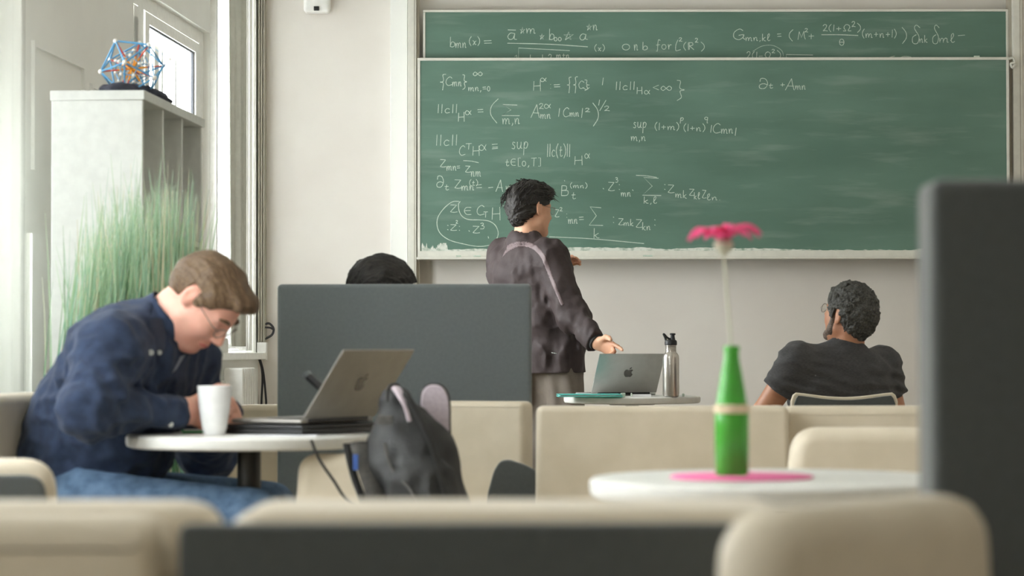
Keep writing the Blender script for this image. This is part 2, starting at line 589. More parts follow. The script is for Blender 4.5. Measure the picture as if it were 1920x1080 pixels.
# ------------------------------------------------------------------ shelf unit beside the window
def shelf_unit():
    A = P(268, 168, 4.40); B = P(380, 222, 4.95); L = P(95, 170, 4.40)
    H = A.z
    fwd = Vector((B.x - A.x, B.y - A.y, 0)); ln = fwd.length; fwd.normalize()
    n = Vector((fwd.y, -fwd.x, 0))      # towards the room
    dep = (A - L).length * 1.0
    m = Matrix.Identity(4)
    m.col[0][:3] = fwd; m.col[1][:3] = n; m.col[2][:3] = (0, 0, 1); m.col[3][:3] = (A.x, A.y, 0)
    r = thing('shelf_unit', 'tall white open shelf unit standing behind the grass plant', 'shelf', (A.x, A.y, 0))
    t = 0.02
    def pc(name, lo, hi):
        obj(name, rbox(lo, hi, 0.0015, 1, m), M['cab'], r, True)
    pc('side_panel', (0, -dep, 0), (t, 0, H - 0.03))
    pc('side_panel', (ln - t, -dep, 0), (ln, 0, H - 0.03))
    pc('top_panel', (-0.004, -dep - 0.004, H - 0.03), (ln + 0.012, 0.006, H))
    pc('back_panel', (t, -dep, 0), (ln - t, -dep + 0.01, H - 0.03))
    for k in (1, 2):
        x = t + (ln - 2 * t) * k / 3
        pc('divider', (x - t / 2, -dep + 0.01, 0), (x + t / 2, -0.004, H - 0.03))
    for z in (0.06, 0.48, 0.90, 1.30):
        for k in range(3):
            xa = t + (ln - 2 * t) * k / 3 + t / 2
            xb = t + (ln - 2 * t) * (k + 1) / 3 - t / 2
            pc('shelf_board', (xa, -dep + 0.01, z), (xb, -0.006, z + 0.018))
    return m, H, ln, dep
SHM, SHH, SHL, SHD = shelf_unit()
# ------------------------------------------------------------------ chalkboards
def board_material():
    m = bpy.data.materials.new('green_chalkboard')
    m.use_nodes = True
    nt = m.node_tree
    b = nt.nodes['Principled BSDF']
    b.inputs['Roughness'].default_value = 0.42
    b.inputs['Specular IOR Level'].default_value = 0.55
    tc = nt.nodes.new('ShaderNodeTexCoord')
    n1 = nt.nodes.new('ShaderNodeTexNoise'); n1.inputs['Scale'].default_value = 1.7; n1.inputs['Detail'].default_value = 5
    mp = nt.nodes.new('ShaderNodeMapping'); mp.inputs['Scale'].default_value = (1.0, 1.0, 3.5)
    nt.links.new(tc.outputs['Object'], mp.inputs[0]); nt.links.new(mp.outputs[0], n1.inputs['Vector'])
    r1 = nt.nodes.new('ShaderNodeValToRGB')
    r1.color_ramp.elements[0].color = rgb(82, 113, 98); r1.color_ramp.elements[1].color = rgb(100, 131, 117)
    r1.color_ramp.elements[0].position = 0.35; r1.color_ramp.elements[1].position = 0.75
    nt.links.new(n1.outputs['Fac'], r1.inputs[0])
    # wiped dust streaks
    mp2 = nt.nodes.new('ShaderNodeMapping'); mp2.inputs['Scale'].default_value = (2.2, 1.0, 16.0); mp2.inputs['Rotation'].default_value = (0, 0.12, 0)
    n2 = nt.nodes.new('ShaderNodeTexNoise'); n2.inputs['Scale'].default_value = 1.3; n2.inputs['Detail'].default_value = 6
    nt.links.new(tc.outputs['Object'], mp2.inputs[0]); nt.links.new(mp2.outputs[0], n2.inputs['Vector'])
    r2 = nt.nodes.new('ShaderNodeValToRGB')
    r2.color_ramp.elements[0].color = (0, 0, 0, 1); r2.color_ramp.elements[1].color = (0.22, 0.22, 0.22, 1)
    r2.color_ramp.elements[0].position = 0.55; r2.color_ramp.elements[1].position = 0.85
    nt.links.new(n2.outputs['Fac'], r2.inputs[0])
    mx = nt.nodes.new('ShaderNodeMixRGB')
    nt.links.new(r2.outputs[0], mx.inputs[0]); nt.links.new(r1.outputs[0], mx.inputs[1])
    mx.inputs[2].default_value = rgb(190, 200, 190)
    nt.links.new(mx.outputs[0], b.inputs['Base Color'])
    return m
M['board'] = board_material()
M['chalk'] = mat('white_chalk', rgb(212, 222, 210), 0.95, rgb(180, 196, 182), 300.0)
M['dust'] = mat('chalk_dust', rgb(214, 217, 208), 0.95, rgb(150, 166, 150), 40.0, lo=0.45, hi=0.7)

anchor(7.25)
YF, YB = 7.075, 7.14        # faces of the front and the rear board
def board(name, label, Y, px0, px1, py0, py1, rim):
    a, c = P(px0, py0, Y), P(px1, py1, Y)
    Y = Yd(Y)
    t = thing(name, label, 'chalkboard', ((a.x + c.x) / 2, Y, c.z))
    obj('writing_surface', rbox((a.x + rim * .5, Y, c.z), (c.x - rim * .5, Y + 0.022, a.z - rim * .5)), M['board'], t, True)
    obj('top_rim', rbox((a.x, Y - 0.006, a.z - rim), (c.x, Y + 0.026, a.z), 0.002), M['rail'], t, True)
    for x in (a.x, c.x - rim):
        obj('side_rim', rbox((x, Y - 0.006, c.z), (x + rim, Y + 0.026, a.z - rim), 0.002), M['rail'], t, True)
    return t, a, c
bF, aF, cF = board('front_chalkboard', 'lower green sliding chalkboard covered in chalk formulas with white ledge', YF, 783.5, 1894, 108.5, 472, 0.014)
bR, aR, cR = board('rear_chalkboard', 'upper green chalkboard half hidden behind the front one', YB, 794, 1893, 18.5, 420, 0.012)
# ledge at the bottom of the front board
zl = P(0, 487, YF).z
obj('chalk_ledge', rbox((aF.x - 0.003, Yd(YF) - 0.075, zl), (cF.x + 0.003, Yd(YF) + 0.02, zl + 0.012), 0.003), M['rail'], bF, True)
obj('bottom_rim', rbox((aF.x, Yd(YF) - 0.006, zl + 0.012), (cF.x, Yd(YF) + 0.026, cF.z + 0.004), 0.003), M['rail'], bF, True)
# dust along the lower edge, an uneven strip of chalk powder
def dust_strip(x0, x1, z0, amp, seed, Y):
    rr = random.Random(seed)
    n = 220
    vs_, fs = [], []
    h = amp
    for i in range(n + 1):
        x = x0 + (x1 - x0) * i / n
        h = max(0.15 * amp, min(1.6 * amp, h + rr.uniform(-0.5, 0.5) * amp * 0.5))
        vs_ += [(x, Y, z0), (x, Y, z0 + h)]
    for i in range(n):
        fs.append((2 * i, 2 * i + 2, 2 * i + 3, 2 * i + 1))
    return vs_, fs
obj('dust_line', dust_strip(aF.x + 0.02, cF.x - 0.02, cF.z + 0.003, 0.012, 3, Yd(YF) - 0.0012), M['dust'], bF, True, kind='stuff')
obj('dust_line', dust_strip(aF.x + 0.02, aF.x + 0.16, cF.z + 0.003, 0.026, 5, Yd(YF) - 0.0016), M['dust'], bF, True, kind='stuff')
# column rails that carry the boards
for i, (p0, p1, lab) in enumerate(((766, 782, 'tall pale board column on the window side of the chalkboards'), (1897, 1915, 'tall pale board column on the right side of the chalkboards'))):
    x0, x1 = P(p0, 300, 7.15).x, P(p1, 300, 7.15).x
    t = thing('board_column', lab, 'column', ((x0 + x1) / 2, Yd(7.17), 0))
    obj('post', rbox((x0, Yd(7.10), 0), (x1, Yd(7.25), CEIL), 0.004), M['rail'], t, True)
    s = 1 if i == 0 else -1
    xe = x1 if i == 0 else x0
    obj('guide_rail', rbox((min(xe, xe + s * 0.014), Yd(7.125), 0.3), (max(xe, xe + s * 0.014), Yd(7.2), CEIL)), M['duct'], t, True)
    obj('groove', rbox((x0 + (x1 - x0) * 0.72, Yd(7.098), 0), (x0 + (x1 - x0) * 0.80, Yd(7.101), CEIL)), M['duct'], t, True)
kn = thing('pull_cord', 'frayed cord knot at the right end of the front chalkboard', 'cord', P(1899, 118, 7.07))
obj('knot', tube(catmull([P(x, y, 7.06) for x, y in ((1891, 112), (1900, 110), (1903, 118), (1896, 121), (1899, 128), (1904, 122))]), 0.006), M['rail'], kn, True)

# ---- handwriting: every glyph is drawn as chalk strokes
def S(*p):  # smooth stroke
    return ('s', p)
def L(*p):  # straight stroke
    return ('l', p)
def circ(cx, cy, rx, ry, a0=0, a1=360, n=10):
    return ('s', tuple((cx + rx * math.cos(math.radians(a0 + (a1 - a0) * i / n)), cy + ry * math.sin(math.radians(a0 + (a1 - a0) * i / n))) for i in range(n + 1)))
G = {
 'b': (.5, [L((.08, 1), (.06, 0)), S((.06, .1), (.2, .5), (.42, .42), (.42, .12), (.2, 0), (.06, .1))]),
 'm': (.85, [L((.03, .5), (.08, 0)), S((.08, .15), (.2, .46), (.34, .42), (.36, 0)), S((.36, .15), (.5, .46), (.66, .42), (.68, .05), (.8, .05))]),
 'n': (.58, [L((.03, .5), (.08, 0)), S((.08, .15), (.22, .48), (.38, .42), (.4, .04), (.52, .08))]),
 '(': (.3, [S((.26, 1.05), (.06, .7), (.04, .3), (.22, -.1))]),
 ')': (.3, [S((.04, 1.05), (.24, .7), (.26, .3), (.06, -.1))]),
 'x': (.45, [S((.02, .5), (.16, .42), (.3, .05), (.42, .08)), S((.42, .5), (.26, .36), (.06, 0))]),
 '=': (.6, [L((.05, .5), (.52, .54)), L((.08, .26), (.55, .28))]),
 'a': (.6, [S((.45, .46), (.2, .5), (.04, .24), (.14, .02), (.34, .08), (.46, .46)), S((.46, .46), (.42, .1), (.58, .04))]),
 '*': (.6, [L((.1, 0), (.32, .62), (.46, .02), (.02, .4), (.6, .42), (.1, 0))]),
 '0': (.45, [circ(.2, .3, .17, .3, 90, 450)]),
 'o': (.5, [circ(.22, .24, .2, .24, 90, 450)]),
 'f': (.45, [S((.42, .9), (.26, .98), (.18, .6), (.14, -.1), (.02, -.14)), L((.02, .45), (.38, .5))]),
 'r': (.4, [L((.05, .5), (.1, 0)), S((.1, .2), (.2, .46), (.36, .46))]),
 'L': (.45, [S((.2, 1), (.08, .5), (.08, .02), (.2, .02), (.36, .1))]),
 '2': (.5, [S((.04, .75), (.18, .98), (.38, .85), (.3, .5), (.04, .05)), S((.04, .05), (.25, .1), (.48, .03))]),
 'R': (.7, [L((.08, .95), (.1, 0)), L((.17, .95), (.18, 0)), S((.08, .95), (.45, .95), (.5, .65), (.18, .5)), L((.2, .5), (.62, 0))]),
 'G': (.85, [S((.7, .85), (.45, 1), (.1, .7), (.08, .25), (.4, .05), (.68, .25), (.72, .45)), S((.4, .42), (.75, .48), (.7, .2), (.84, .05))]),
 ';': (.25, [L((.12, .42), (.13, .38)), S((.12, .12), (.14, .05), (.06, -.12))]),
 ':': (.22, [L((.1, .55), (.11, .5)), L((.1, .12), (.11, .07))]),
 '.': (.2, [L((.08, .06), (.1, 0))]),
 ',': (.25, [S((.12, .1), (.14, .02), (.05, -.16))]),
 'k': (.52, [L((.08, 1), (.05, 0)), L((.42, .5), (.08, .25)), S((.14, .28), (.3, .05), (.48, .02))]),
 'l': (.4, [S((.03, .2), (.28, .75), (.24, 1), (.1, .8), (.1, .15), (.24, .02), (.38, .15))]),
 'M': (.9, [S((.04, 0), (.18, .95)), L((.18, .95), (.4, .25), (.68, 1)), S((.68, 1), (.72, .4), (.84, .02))]),
 '+': (.6, [L((.05, .38), (.52, .4)), L((.28, .65), (.27, .12))]),
 '1': (.2, [L((.12, .95), (.08, 0))]),
 '|': (.2, [L((.12, 1), (.08, 0))]),
 'W': (.85, [S((.02, .05), (.28, .05), (.1, .5), (.25, .9), (.5, .92), (.66, .6), (.5, .08), (.8, .06))]),
 'q': (.5, [circ(.22, .5, .2, .5, 90, 450), L((.04, .5), (.4, .5))]),
 'd': (.6, [S((.5, .85), (.3, 1), (.2, .82), (.44, .4), (.36, .05), (.12, .06), (.1, .35), (.3, .5))]),
 '-': (.5, [L((.04, .35), (.44, .37))]),
 'C': (.65, [S((.58, .82), (.38, .98), (.12, .7), (.06, .3), (.24, .03), (.6, .14))]),
 'c': (.48, [S((.42, .42), (.24, .52), (.06, .28), (.16, .02), (.42, .08))]),
 '{': (.4, [S((.38, 1), (.2, .95), (.24, .65), (.18, .52), (.04, .5)), S((.04, .5), (.22, .44), (.2, .15), (.18, -.02))]),
 '}': (.4, [S((.04, 1), (.2, .95), (.16, .65), (.24, .54), (.38, .52)), S((.38, .52), (.18, .46), (.24, .15), (.04, -.02))]),
 '8': (.9, [S((.45, .28), (.22, .52), (.04, .28), (.2, .06), (.45, .28), (.7, .52), (.88, .28), (.7, .06), (.45, .28))]),
 'H': (.75, [L((.1, .95), (.06, 0)), L((.6, 1), (.62, -.05)), L((.08, .46), (.62, .5))]),
 'y': (.7, [S((.66, .56), (.4, .06), (.16, .02), (.06, .28), (.2, .52), (.38, .44), (.66, 0))]),
 'A': (.8, [L((.02, 0), (.44, 1)), S((.44, 1), (.52, .4), (.62, -.02)), L((.16, .36), (.6, .34))]),
 '<': (.6, [L((.52, .6), (.06, .34), (.52, .06))]),
 'S': (.95, [L((.8, .95), (.1, 1), (.5, .52), (.04, .02), (.92, .0))]),
 'T': (.6, [L((.04, .95), (.56, .98)), L((.32, .96), (.28, 0))]),
 'e': (.6, [S((.52, .85), (.2, .85), (.06, .5), (.2, .12), (.52, .1)), L((.08, .48), (.48, .5))]),
 '[': (.35, [L((.3, 1), (.08, 1), (.08, 0), (.3, 0))]),
 ']': (.35, [L((.04, 1), (.26, 1), (.26, 0), (.04, 0))]),
 'Z': (.7, [L((.06, .95), (.6, .92)), S((.6, .92), (.3, .45), (.06, .06)), S((.06, .06), (.35, .0), (.66, .06))]),
 'D': (.65, [S((.1, .7), (.16, 1), (.42, .95), (.54, .5), (.38, .06), (.1, .06), (.08, .36), (.3, .5), (.52, .4))]),
 't': (.42, [S((.2, .8), (.14, .15), (.24, .02), (.38, .12)), L((.02, .5), (.36, .52))]),
 's': (.4, [S((.34, .44), (.16, .5), (.12, .34), (.3, .2), (.22, .02), (.02, .06))]),
 'u': (.5, [S((.06, .5), (.06, .1), (.24, .02), (.38, .3), (.4, .5)), S((.4, .4), (.38, .08), (.5, .04))]),
 'p': (.5, [L((.1, .5), (.04, -.45)), S((.08, .2), (.22, .5), (.42, .38), (.3, .06), (.08, .08))]),
 'g': (.5, [circ(.2, .28, .17, .22, 20, 380), S((.38, .48), (.34, 0), (.3, -.4), (.4, -.45))]),
 'B': (.62, [L((.1, 1), (.06, 0)), S((.1, 1), (.42, .95), (.42, .6), (.1, .52)), S((.1, .52), (.54, .48), (.5, .06), (.06, 0))]),
 '3': (.45, [S((.06, .9), (.26, 1), (.36, .78), (.16, .56)), S((.16, .56), (.42, .44), (.34, .06), (.04, .04))]),
 '/': (.5, [L((.46, 1), (.02, 0))]),
 ' ': (.4, []),
}
def ribbon(pts, w, Y, rr):
    """a flat chalk line of width w lying on the board plane y=Y"""
    vs_, fs = [], []
    N = len(pts)
    for i, p in enumerate(pts):
        t = pts[min(i + 1, N - 1)] - pts[max(i - 1, 0)]
        t = Vector((t.x, 0, t.z))
        t = t.normalized() if t.length > 1e-9 else Vector((1, 0, 0))
        nrm = Vector((-t.z, 0, t.x))
        ww = w * rr.uniform(0.75, 1.1)
        vs_ += [Vector((p.x, Y, p.z)) + nrm * ww / 2, Vector((p.x, Y, p.z)) - nrm * ww / 2]
    for i in range(N - 1):
        fs.append((2 * i, 2 * i + 1, 2 * i + 3, 2 * i + 2))
    return vs_, fs
class Chalk:
    def __init__(self, Y, parent):
        self.Y, self.parent, self.parts, self.rr = Y - 0.0008, parent, [], random.Random(4)
    def line(self, pts, smooth=True, w=0.0036):
        q = [P(x, y, self.Y) for x, y in pts]
        if smooth and len(q) > 2:
            q = catmull(q, 5)
        self.parts.append(ribbon(q, w, Yd(self.Y), self.rr))
    def text(self, s, x0, x1, y0, y1, w=0.0034, slope=0.0):
        st, pen = [], 0.0
        for ch in s:
            wd_, strokes = G[ch]
            for kind, pp in strokes:
                j = self.rr.uniform(-.02, .02)
                st.append((kind, [(pen + x, y + j) for x, y in pp]))
            pen += wd_ + 0.08
        xs = [x for _, pp in st for x, _ in pp]; ys = [y for _, pp in st for _, y in pp]
        xa, xb, ya, yb = min(xs), max(xs), min(ys), max(ys)
        sx = (x1 - x0) / max(xb - xa, 1e-6); sy = (y1 - y0) / max(yb - ya, 1e-6)
        for kind, pp in st:
            q = [(x0 + (x - xa) * sx, y1 - (y - ya) * sy + slope * (x - xa) * sx) for x, y in pp]
            self.line(q, kind == 's', w)
    def flush(self):
        if self.parts:
            obj('chalk_formula', join(*self.parts), M['chalk'], self.parent, True, sharp=None, kind='stuff')
        self.parts = []

K = Chalk(YB, bR)
K.text('b', 845, 853, 69, 88); K.text('mn', 855, 875, 80, 90); K.text('(x)', 881, 900, 68, 86); K.text('=', 908, 923, 76, 81)
K.text('a', 953, 970, 62, 74); K.line([(953, 56), (968, 56.5)]); K.text('*', 976, 985, 51, 63); K.text('m', 988, 1005, 53, 63)
K.text('*', 1013, 1021, 63, 74); K.text('b', 1031, 1039, 54, 75); K.text('oo', 1040, 1053, 70, 77); K.text('*', 1058, 1076, 60, 75)
K.text('a', 1088, 1103, 64, 75); K.text('*', 1101, 1110, 45, 57); K.text('n', 1113, 1121, 47, 57)
K.line([(952, 81), (1030, 83), (1103, 88)], True, 0.004); K.line([(966, 106), (969, 103), (973, 118), (973, 90), (1069, 95)], False)
K.text('m1 n1 2', 979, 1036, 102, 116); K.text('m+n', 1044, 1068, 101, 109); K.text('(x)', 1116, 1134, 83, 97)
K.flush()
K.text('o', 1168, 1181, 83, 94); K.text('n', 1190, 1197, 84, 95); K.text('b', 1206, 1214, 79, 94); K.text('for', 1231, 1260, 75, 96)
K.text('L', 1268, 1277, 75, 95); K.text('2', 1274, 1280, 71, 78); K.text('(R', 1283, 1302, 79, 95); K.text('2', 1304, 1310, 72, 80); K.text(')', 1315, 1321, 79, 97)
K.flush()
K.text('G', 1377, 1398, 55, 75); K.text('mn;kl', 1399, 1445, 64, 79); K.text('=', 1458, 1466, 64, 69); K.text('(', 1481, 1488, 56, 78); K.text('M', 1497, 1511, 59, 75)
K.text('2', 1510, 1516, 54, 61); K.text('+', 1517, 1527, 64, 74); K.text('2(1+W', 1544, 1597, 46, 61); K.text('2', 1598, 1605, 41, 51); K.text(')', 1608, 1614, 44, 62)
K.line([(1541, 66), (1575, 66), (1610, 67.5)], True, 0.004); K.text('q', 1575, 1583, 74, 86); K.text('(m+n+1)', 1618, 1681, 55, 73)
K.text(')', 1692, 1700, 52, 83); K.text('d', 1712, 1726, 48, 82); K.text('nk', 1725, 1740, 67, 81); K.text('d', 1750, 1762, 48, 82); K.text('ml', 1762, 1791, 64, 81); K.text('-', 1797, 1810, 67, 68)
K.text('2(1-W', 1401, 1448, 97, 112); K.text('2', 1448, 1454, 93, 100); K.text(')', 1458, 1464, 95, 113); K.line([(1412, 97), (1430, 87), (1450, 86), (1466, 95), (1470, 106)], True, 0.002)
K.line([(1475, 118), (1475, 103), (1525, 104)], False); K.text('(2', 1665, 1715, 106, 118)
K.flush()
# a piece of chalk on the rim of the front board
K = Chalk(YF, bF)
K.text('{', 826, 837, 139, 169); K.text('C', 837, 849, 144, 160); K.text('mn', 849, 866, 153, 162); K.text('}', 868, 876, 140, 168); K.text('8', 888, 905, 135, 142); K.text('mn,=0', 879, 919, 162, 173)
K.text('H', 1001, 1014, 151, 171); K.text('y', 1014, 1025, 146, 153); K.text(':=', 1033, 1051, 158, 166); K.text('{{', 1064, 1084, 144, 175); K.text('c', 1086, 1096, 152, 166); K.text('}', 1097, 1106, 150, 170); K.line([(1093, 164), (1100, 168), (1106, 164)])
K.text('|', 1130, 1132, 146, 160); K.text('||c||', 1156, 1190, 153, 169); K.text('Hy', 1195, 1219, 163, 177); K.text('<', 1225, 1236, 160, 169); K.text('8', 1240, 1260, 162, 170); K.text('}', 1270, 1284, 151, 189)
K.flush()
K.text('||c||', 822, 857, 195, 212); K.text('H', 860, 871, 210, 228); K.text('y', 873, 884, 207, 215); K.text('=', 896, 907, 205, 210); K.text('(', 921, 935, 185, 231); K.text('S', 941, 975, 196, 217, 0.004)
K.text('m,n', 943, 975, 222, 236); K.text('A', 996, 1012, 196, 221); K.text('2', 1012, 1020, 194, 204); K.text('y', 1021, 1033, 195, 203); K.text('mn', 1014, 1033, 214, 223); K.text('|', 1048, 1050, 203, 219)
K.text('C', 1057, 1068, 202, 219); K.text('mn', 1069, 1086, 211, 219); K.text('|', 1091, 1093, 203, 221); K.text('2', 1098, 1107, 203, 210); K.text(')', 1112, 1122, 193, 237, 0.004); K.text('1', 1123, 1125, 187, 198); K.text('/', 1125, 1137, 188, 208); K.text('2', 1134, 1144, 199, 208)
K.flush()
K.text('sup', 1188, 1212, 229, 250); K.text('m,n', 1184, 1211, 256, 267); K.text('(1+m)', 1229, 1273, 229, 246); K.text('p', 1276, 1282, 221, 232); K.text('(1+n)', 1283, 1322, 232, 248); K.text('g', 1322, 1328, 220, 231)
K.text('|', 1333, 1335, 235, 249); K.text('C', 1338, 1352, 232, 250); K.text('mn', 1353, 1375, 242, 251); K.text('|', 1379, 1381, 240, 255)
K.flush()
K.text('||c||', 819, 857, 252, 273); K.text('C', 862, 873, 273, 291); K.text('T', 874, 885, 269, 280); K.text('H', 887, 899, 273, 292); K.text('y', 899, 912, 271, 282); K.text('=', 923, 934, 270, 276); K.line([(923, 279), (934, 278)])
K.text('sup', 960, 990, 266, 291); K.text('te[0,T]', 948, 1014, 296, 314); K.text('||c(t)||', 1027, 1069, 269, 297); K.text('H', 1078, 1092, 292, 310); K.text('y', 1097, 1106, 288, 297)
K.flush()
K.text('Z', 826, 837, 299, 313); K.text('mn', 838, 856, 311, 320); K.text('=', 857, 863, 311, 315); K.line([(869, 301), (884, 302), (898, 305)]); K.text('Z', 873, 883, 311, 323); K.text('nm', 884, 902, 321, 331)
K.text('D', 820, 832, 330, 350); K.text('t', 834, 842, 346, 356); K.text('Z', 853, 866, 337, 353); K.text('mn', 866, 889, 348, 357); K.text('(t)', 881, 896, 336, 349, 0.003); K.text('=', 893, 904, 346, 352); K.text('-', 916, 925, 351, 352); K.text('Am', 930, 966, 337, 360)
K.text('.', 1032, 1034, 356, 358); K.text('B', 1053, 1065, 348, 367); K.line([(1058.5, 338), (1059.5, 340)]); K.text('(mn)', 1070, 1101, 342, 354); K.text('t', 1072, 1080, 361, 373)
K.text('.', 1131, 1132.5, 353, 355); K.text('Z', 1141, 1153, 342, 358); K.text('3', 1154, 1159, 333, 342); K.text(':', 1161, 1162.5, 346, 356); K.text('mn', 1165, 1183, 361, 369); K.text('.', 1186, 1188, 356, 358)
K.line([(1193, 329), (1212, 330), (1232, 333)]); K.text('S', 1205, 1240, 333, 367, 0.004); K.text('k,l', 1208, 1232, 369, 384); K.text(':', 1246, 1248, 346, 356); K.text('Z', 1253, 1265, 347, 362); K.text('mk', 1267, 1288, 356, 371, slope=.08); K.text('Z', 1293, 1303, 355, 367)
K.text('kl', 1302, 1313, 361, 374); K.text('Z', 1317, 1325, 357, 372); K.text('ln.', 1326, 1350, 364, 376)
K.flush()
K.text('Z', 845, 858, 384, 398); K.text('e', 871, 884, 389, 402); K.text('C', 895, 909, 385, 403); K.text('T', 907, 915, 397, 408); K.text('H', 923, 938, 388, 413); K.line([(943, 386), (952, 386)])
K.text(':', 839, 841, 422, 431); K.text('Z', 845, 857, 421, 432); K.text('2', 855, 859, 413, 419); K.text(':', 861, 862.5, 424, 432); K.text('.', 879, 881, 432, 434); K.text('Z', 887, 900, 424, 437); K.text('3', 901, 908, 418, 429); K.text('.', 915.5, 916.5, 443, 447)
lp = [(243, 472), (205, 475), (160, 510), (125, 560), (120, 610), (140, 655), (190, 690), (260, 710), (340, 725), (400, 722), (440, 705), (460, 670), (462, 640), (445, 605), (410, 583), (360, 577), (300, 575), (265, 560), (245, 530), (240, 490), (250, 472)]
K.line([(780 + x / 3, 220 + y / 3) for x, y in lp], True, 0.004)
K.flush()
K.text('Z', 1041, 1049, 393, 407); K.text('2', 1050, 1055, 389, 396); K.text(':', 1062.5, 1063.5, 401, 408); K.text('mn', 1066, 1083, 411, 420); K.text('=', 1086, 1095, 407, 412); K.text('S', 1105, 1131, 388, 423, 0.004); K.text('k', 1114, 1124, 428, 447)
K.text(':', 1150, 1151.5, 407, 418); K.text('Z', 1160, 1170, 410, 422); K.text('mk', 1170, 1188, 411, 424); K.text('Z', 1193, 1205, 412, 427); K.text('kn', 1205, 1220, 417, 432); K.text(':', 1227.5, 1229, 412, 423)
K.line([(1030, 444), (1110, 448), (1208, 457)], True, 0.004)
K.flush()
K.text('D', 1425, 1440, 148, 166); K.text('t', 1442, 1450, 157, 166); K.text('+', 1464, 1472, 156, 163); K.text('A', 1473, 1490, 148, 170); K.text('mn', 1492, 1511, 161, 169)
K.flush()
for px, lab in ((1832, 'white chalk stub lying on the top rim of the front chalkboard'),):
    a = P(px, 108, YF + 0.01)
    tag(obj('chalk_stick', shift(tube([(-.014, 0, 0), (.014, 0, 0)], .005, 10), (a.x, a.y, aF.z + 0.004)), M['chalk']), lab, 'chalk')
for i, (px, lab) in enumerate(((860, 'short chalk stub near the left end of the chalk ledge'), (895, 'thin chalk stick lying mid-left on the chalk ledge'), (1215, 'chalk stick on the ledge right of the standing person'))):
    a = P(px, 484, YF - 0.04)
    tag(obj('chalk_stick', shift(tube([(-.012 - .006 * i, 0, 0), (.012 + .006 * i, 0.004, 0)], .0048, 10), (a.x, a.y, zl + 0.0168)), M['chalk']), lab, 'chalk')
anchor(None)
# ------------------------------------------------------------------ seating
def leg_mesh(h):
    return lathe([(0.010, 0), (0.012, 0.004), (0.016, h)], 12)
def lounge_chair(label, loc, rotz, w=0.6, h=0.79, th=0.10, seat_d=0.5, shell=True, taper=0.02, rnd=0.035, group='beige and charcoal lounge chairs', cr=0.06, shell_x=None):
    """chair facing local +y, its back at y=0..th"""
    t = thing('lounge_chair', label, 'chair', loc, rotz, group)
    o = round_outline([(-w / 2, .36), (w / 2, .36), (w / 2 - taper, h), (-w / 2 + taper, h)], [0, 0, max(cr, rnd * .75), max(cr, rnd * .75)], 6)
    obj('backrest', prism(o, 0.002, th, rnd * .7), M['beige'], t)
    if shell:
        o = round_outline([(-w / 2 + .012, .30), (w / 2 - .012, .30), (w / 2 - taper - .012, h - .028), (-w / 2 + taper + .012, h - .028)], [.03, .03, .04, .04], 6)
        if shell_x:
            o = round_outline([(shell_x[0], .30), (shell_x[1], .30), (shell_x[1] - .012, h - .012), (shell_x[0], h - .012)], [.02, .02, .02, .012], 5)
        obj('back_shell', prism(o, -0.022, 0.002, .006), M['felt'], t)
    obj('seat', rbox((-w / 2, th * .6, .30), (w / 2, th + seat_d, .45), .04, 4), M['beige'], t)
    obj('seat_base', rbox((-w / 2 + .02, 0.02, .25), (w / 2 - .02, th + seat_d - .03, .305), .01), M['felt'], t)
    for sx in (-1, 1):
        for y in (0.06, th + seat_d - .07):
            obj('leg', shift(leg_mesh(.26), (sx * (w / 2 - .06), y, 0)), M['leg'], t)
    return t
R180 = math.pi
GL = 'beige and charcoal lounge chairs'
# nearest row, blurred in front of the lens
YN = 1.36 * ZS
lounge_chair('lounge chair in the nearest row, its long charcoal back towards the viewer', (0.003, YN + .022, 0), 0, w=0.575, h=0.792, th=0.20, seat_d=.42, taper=.004, cr=.045, shell_x=(-.322, .235))
lounge_chair('beige lounge chair at the bottom left corner facing the viewer', (-0.641, YN + .09, 0), R180, w=0.62, h=0.787, th=0.09, shell=False, taper=0.0, rnd=.045, cr=.035)
lounge_chair('beige lounge chair back to back with the one at the bottom left corner', (-0.742, YN + .10, 0), 0, w=0.902, h=0.792, th=0.12, seat_d=.42, shell=False, taper=0.004, cr=.045)
a, c = Vector((0.2115, 1.20 * ZS - .02, 0)), Vector((0.4625, 1.37 * ZS - .02, 0))
dv = (c - a)
ang = math.atan2(dv.y, dv.x)
mid = (a + c) / 2 + dv.normalized() * .02
nf = Vector((-dv.y, dv.x, 0)).normalized() * 0.09
lounge_chair('beige lounge chair turned sideways at the bottom right in front of the charcoal screen', (mid.x + nf.x, mid.y + nf.y, 0), ang + R180, w=dv.length + .04, h=0.808, th=0.09, seat_d=.36, shell=False, taper=0.035, rnd=.05, cr=.05)
# middle distance
a, c = P(1003, 762, 3.88), P(1482, 762, 3.88)
lounge_chair('wide beige low sofa back behind the green bottle', ((a.x + c.x) / 2, Yd(3.88) + .10, 0), R180, w=c.x - a.x, h=a.z, th=0.10, seat_d=.40, shell=False, taper=0.004, cr=.022, rnd=.025)
a, c = P(1484, 768, 3.74), P(1790, 768, 3.74)
lounge_chair('beige lounge chair right of the wide sofa, below the seated person in grey', ((a.x + c.x) / 2 + .01, Yd(3.88) + .10, 0), 0, w=c.x - a.x, h=a.z, th=0.09, seat_d=.45, shell=False, taper=0.006, cr=.03)
a, c = P(1452, 803, 3.2), P(1800, 803, 3.2)
lounge_chair('beige lounge chair with slanted sides behind the bottle table', ((a.x + c.x) / 2, Yd(3.2) + .09, 0), R180, w=c.x - a.x, h=a.z, th=0.09, seat_d=.3, shell=False, taper=0.045, rnd=.05)
a, c = P(830, 752, 4.27), P(1003, 752, 4.27)
cc = lounge_chair('cream lounge chair beside the backpack with a charcoal arm panel', ((a.x + c.x) / 2 - .02, Yd(4.27) + .06, 0), R180 - .38, w=c.x - a.x + .06, h=a.z, th=0.09, seat_d=.4, shell=False, taper=0.0, cr=.02, rnd=.025)
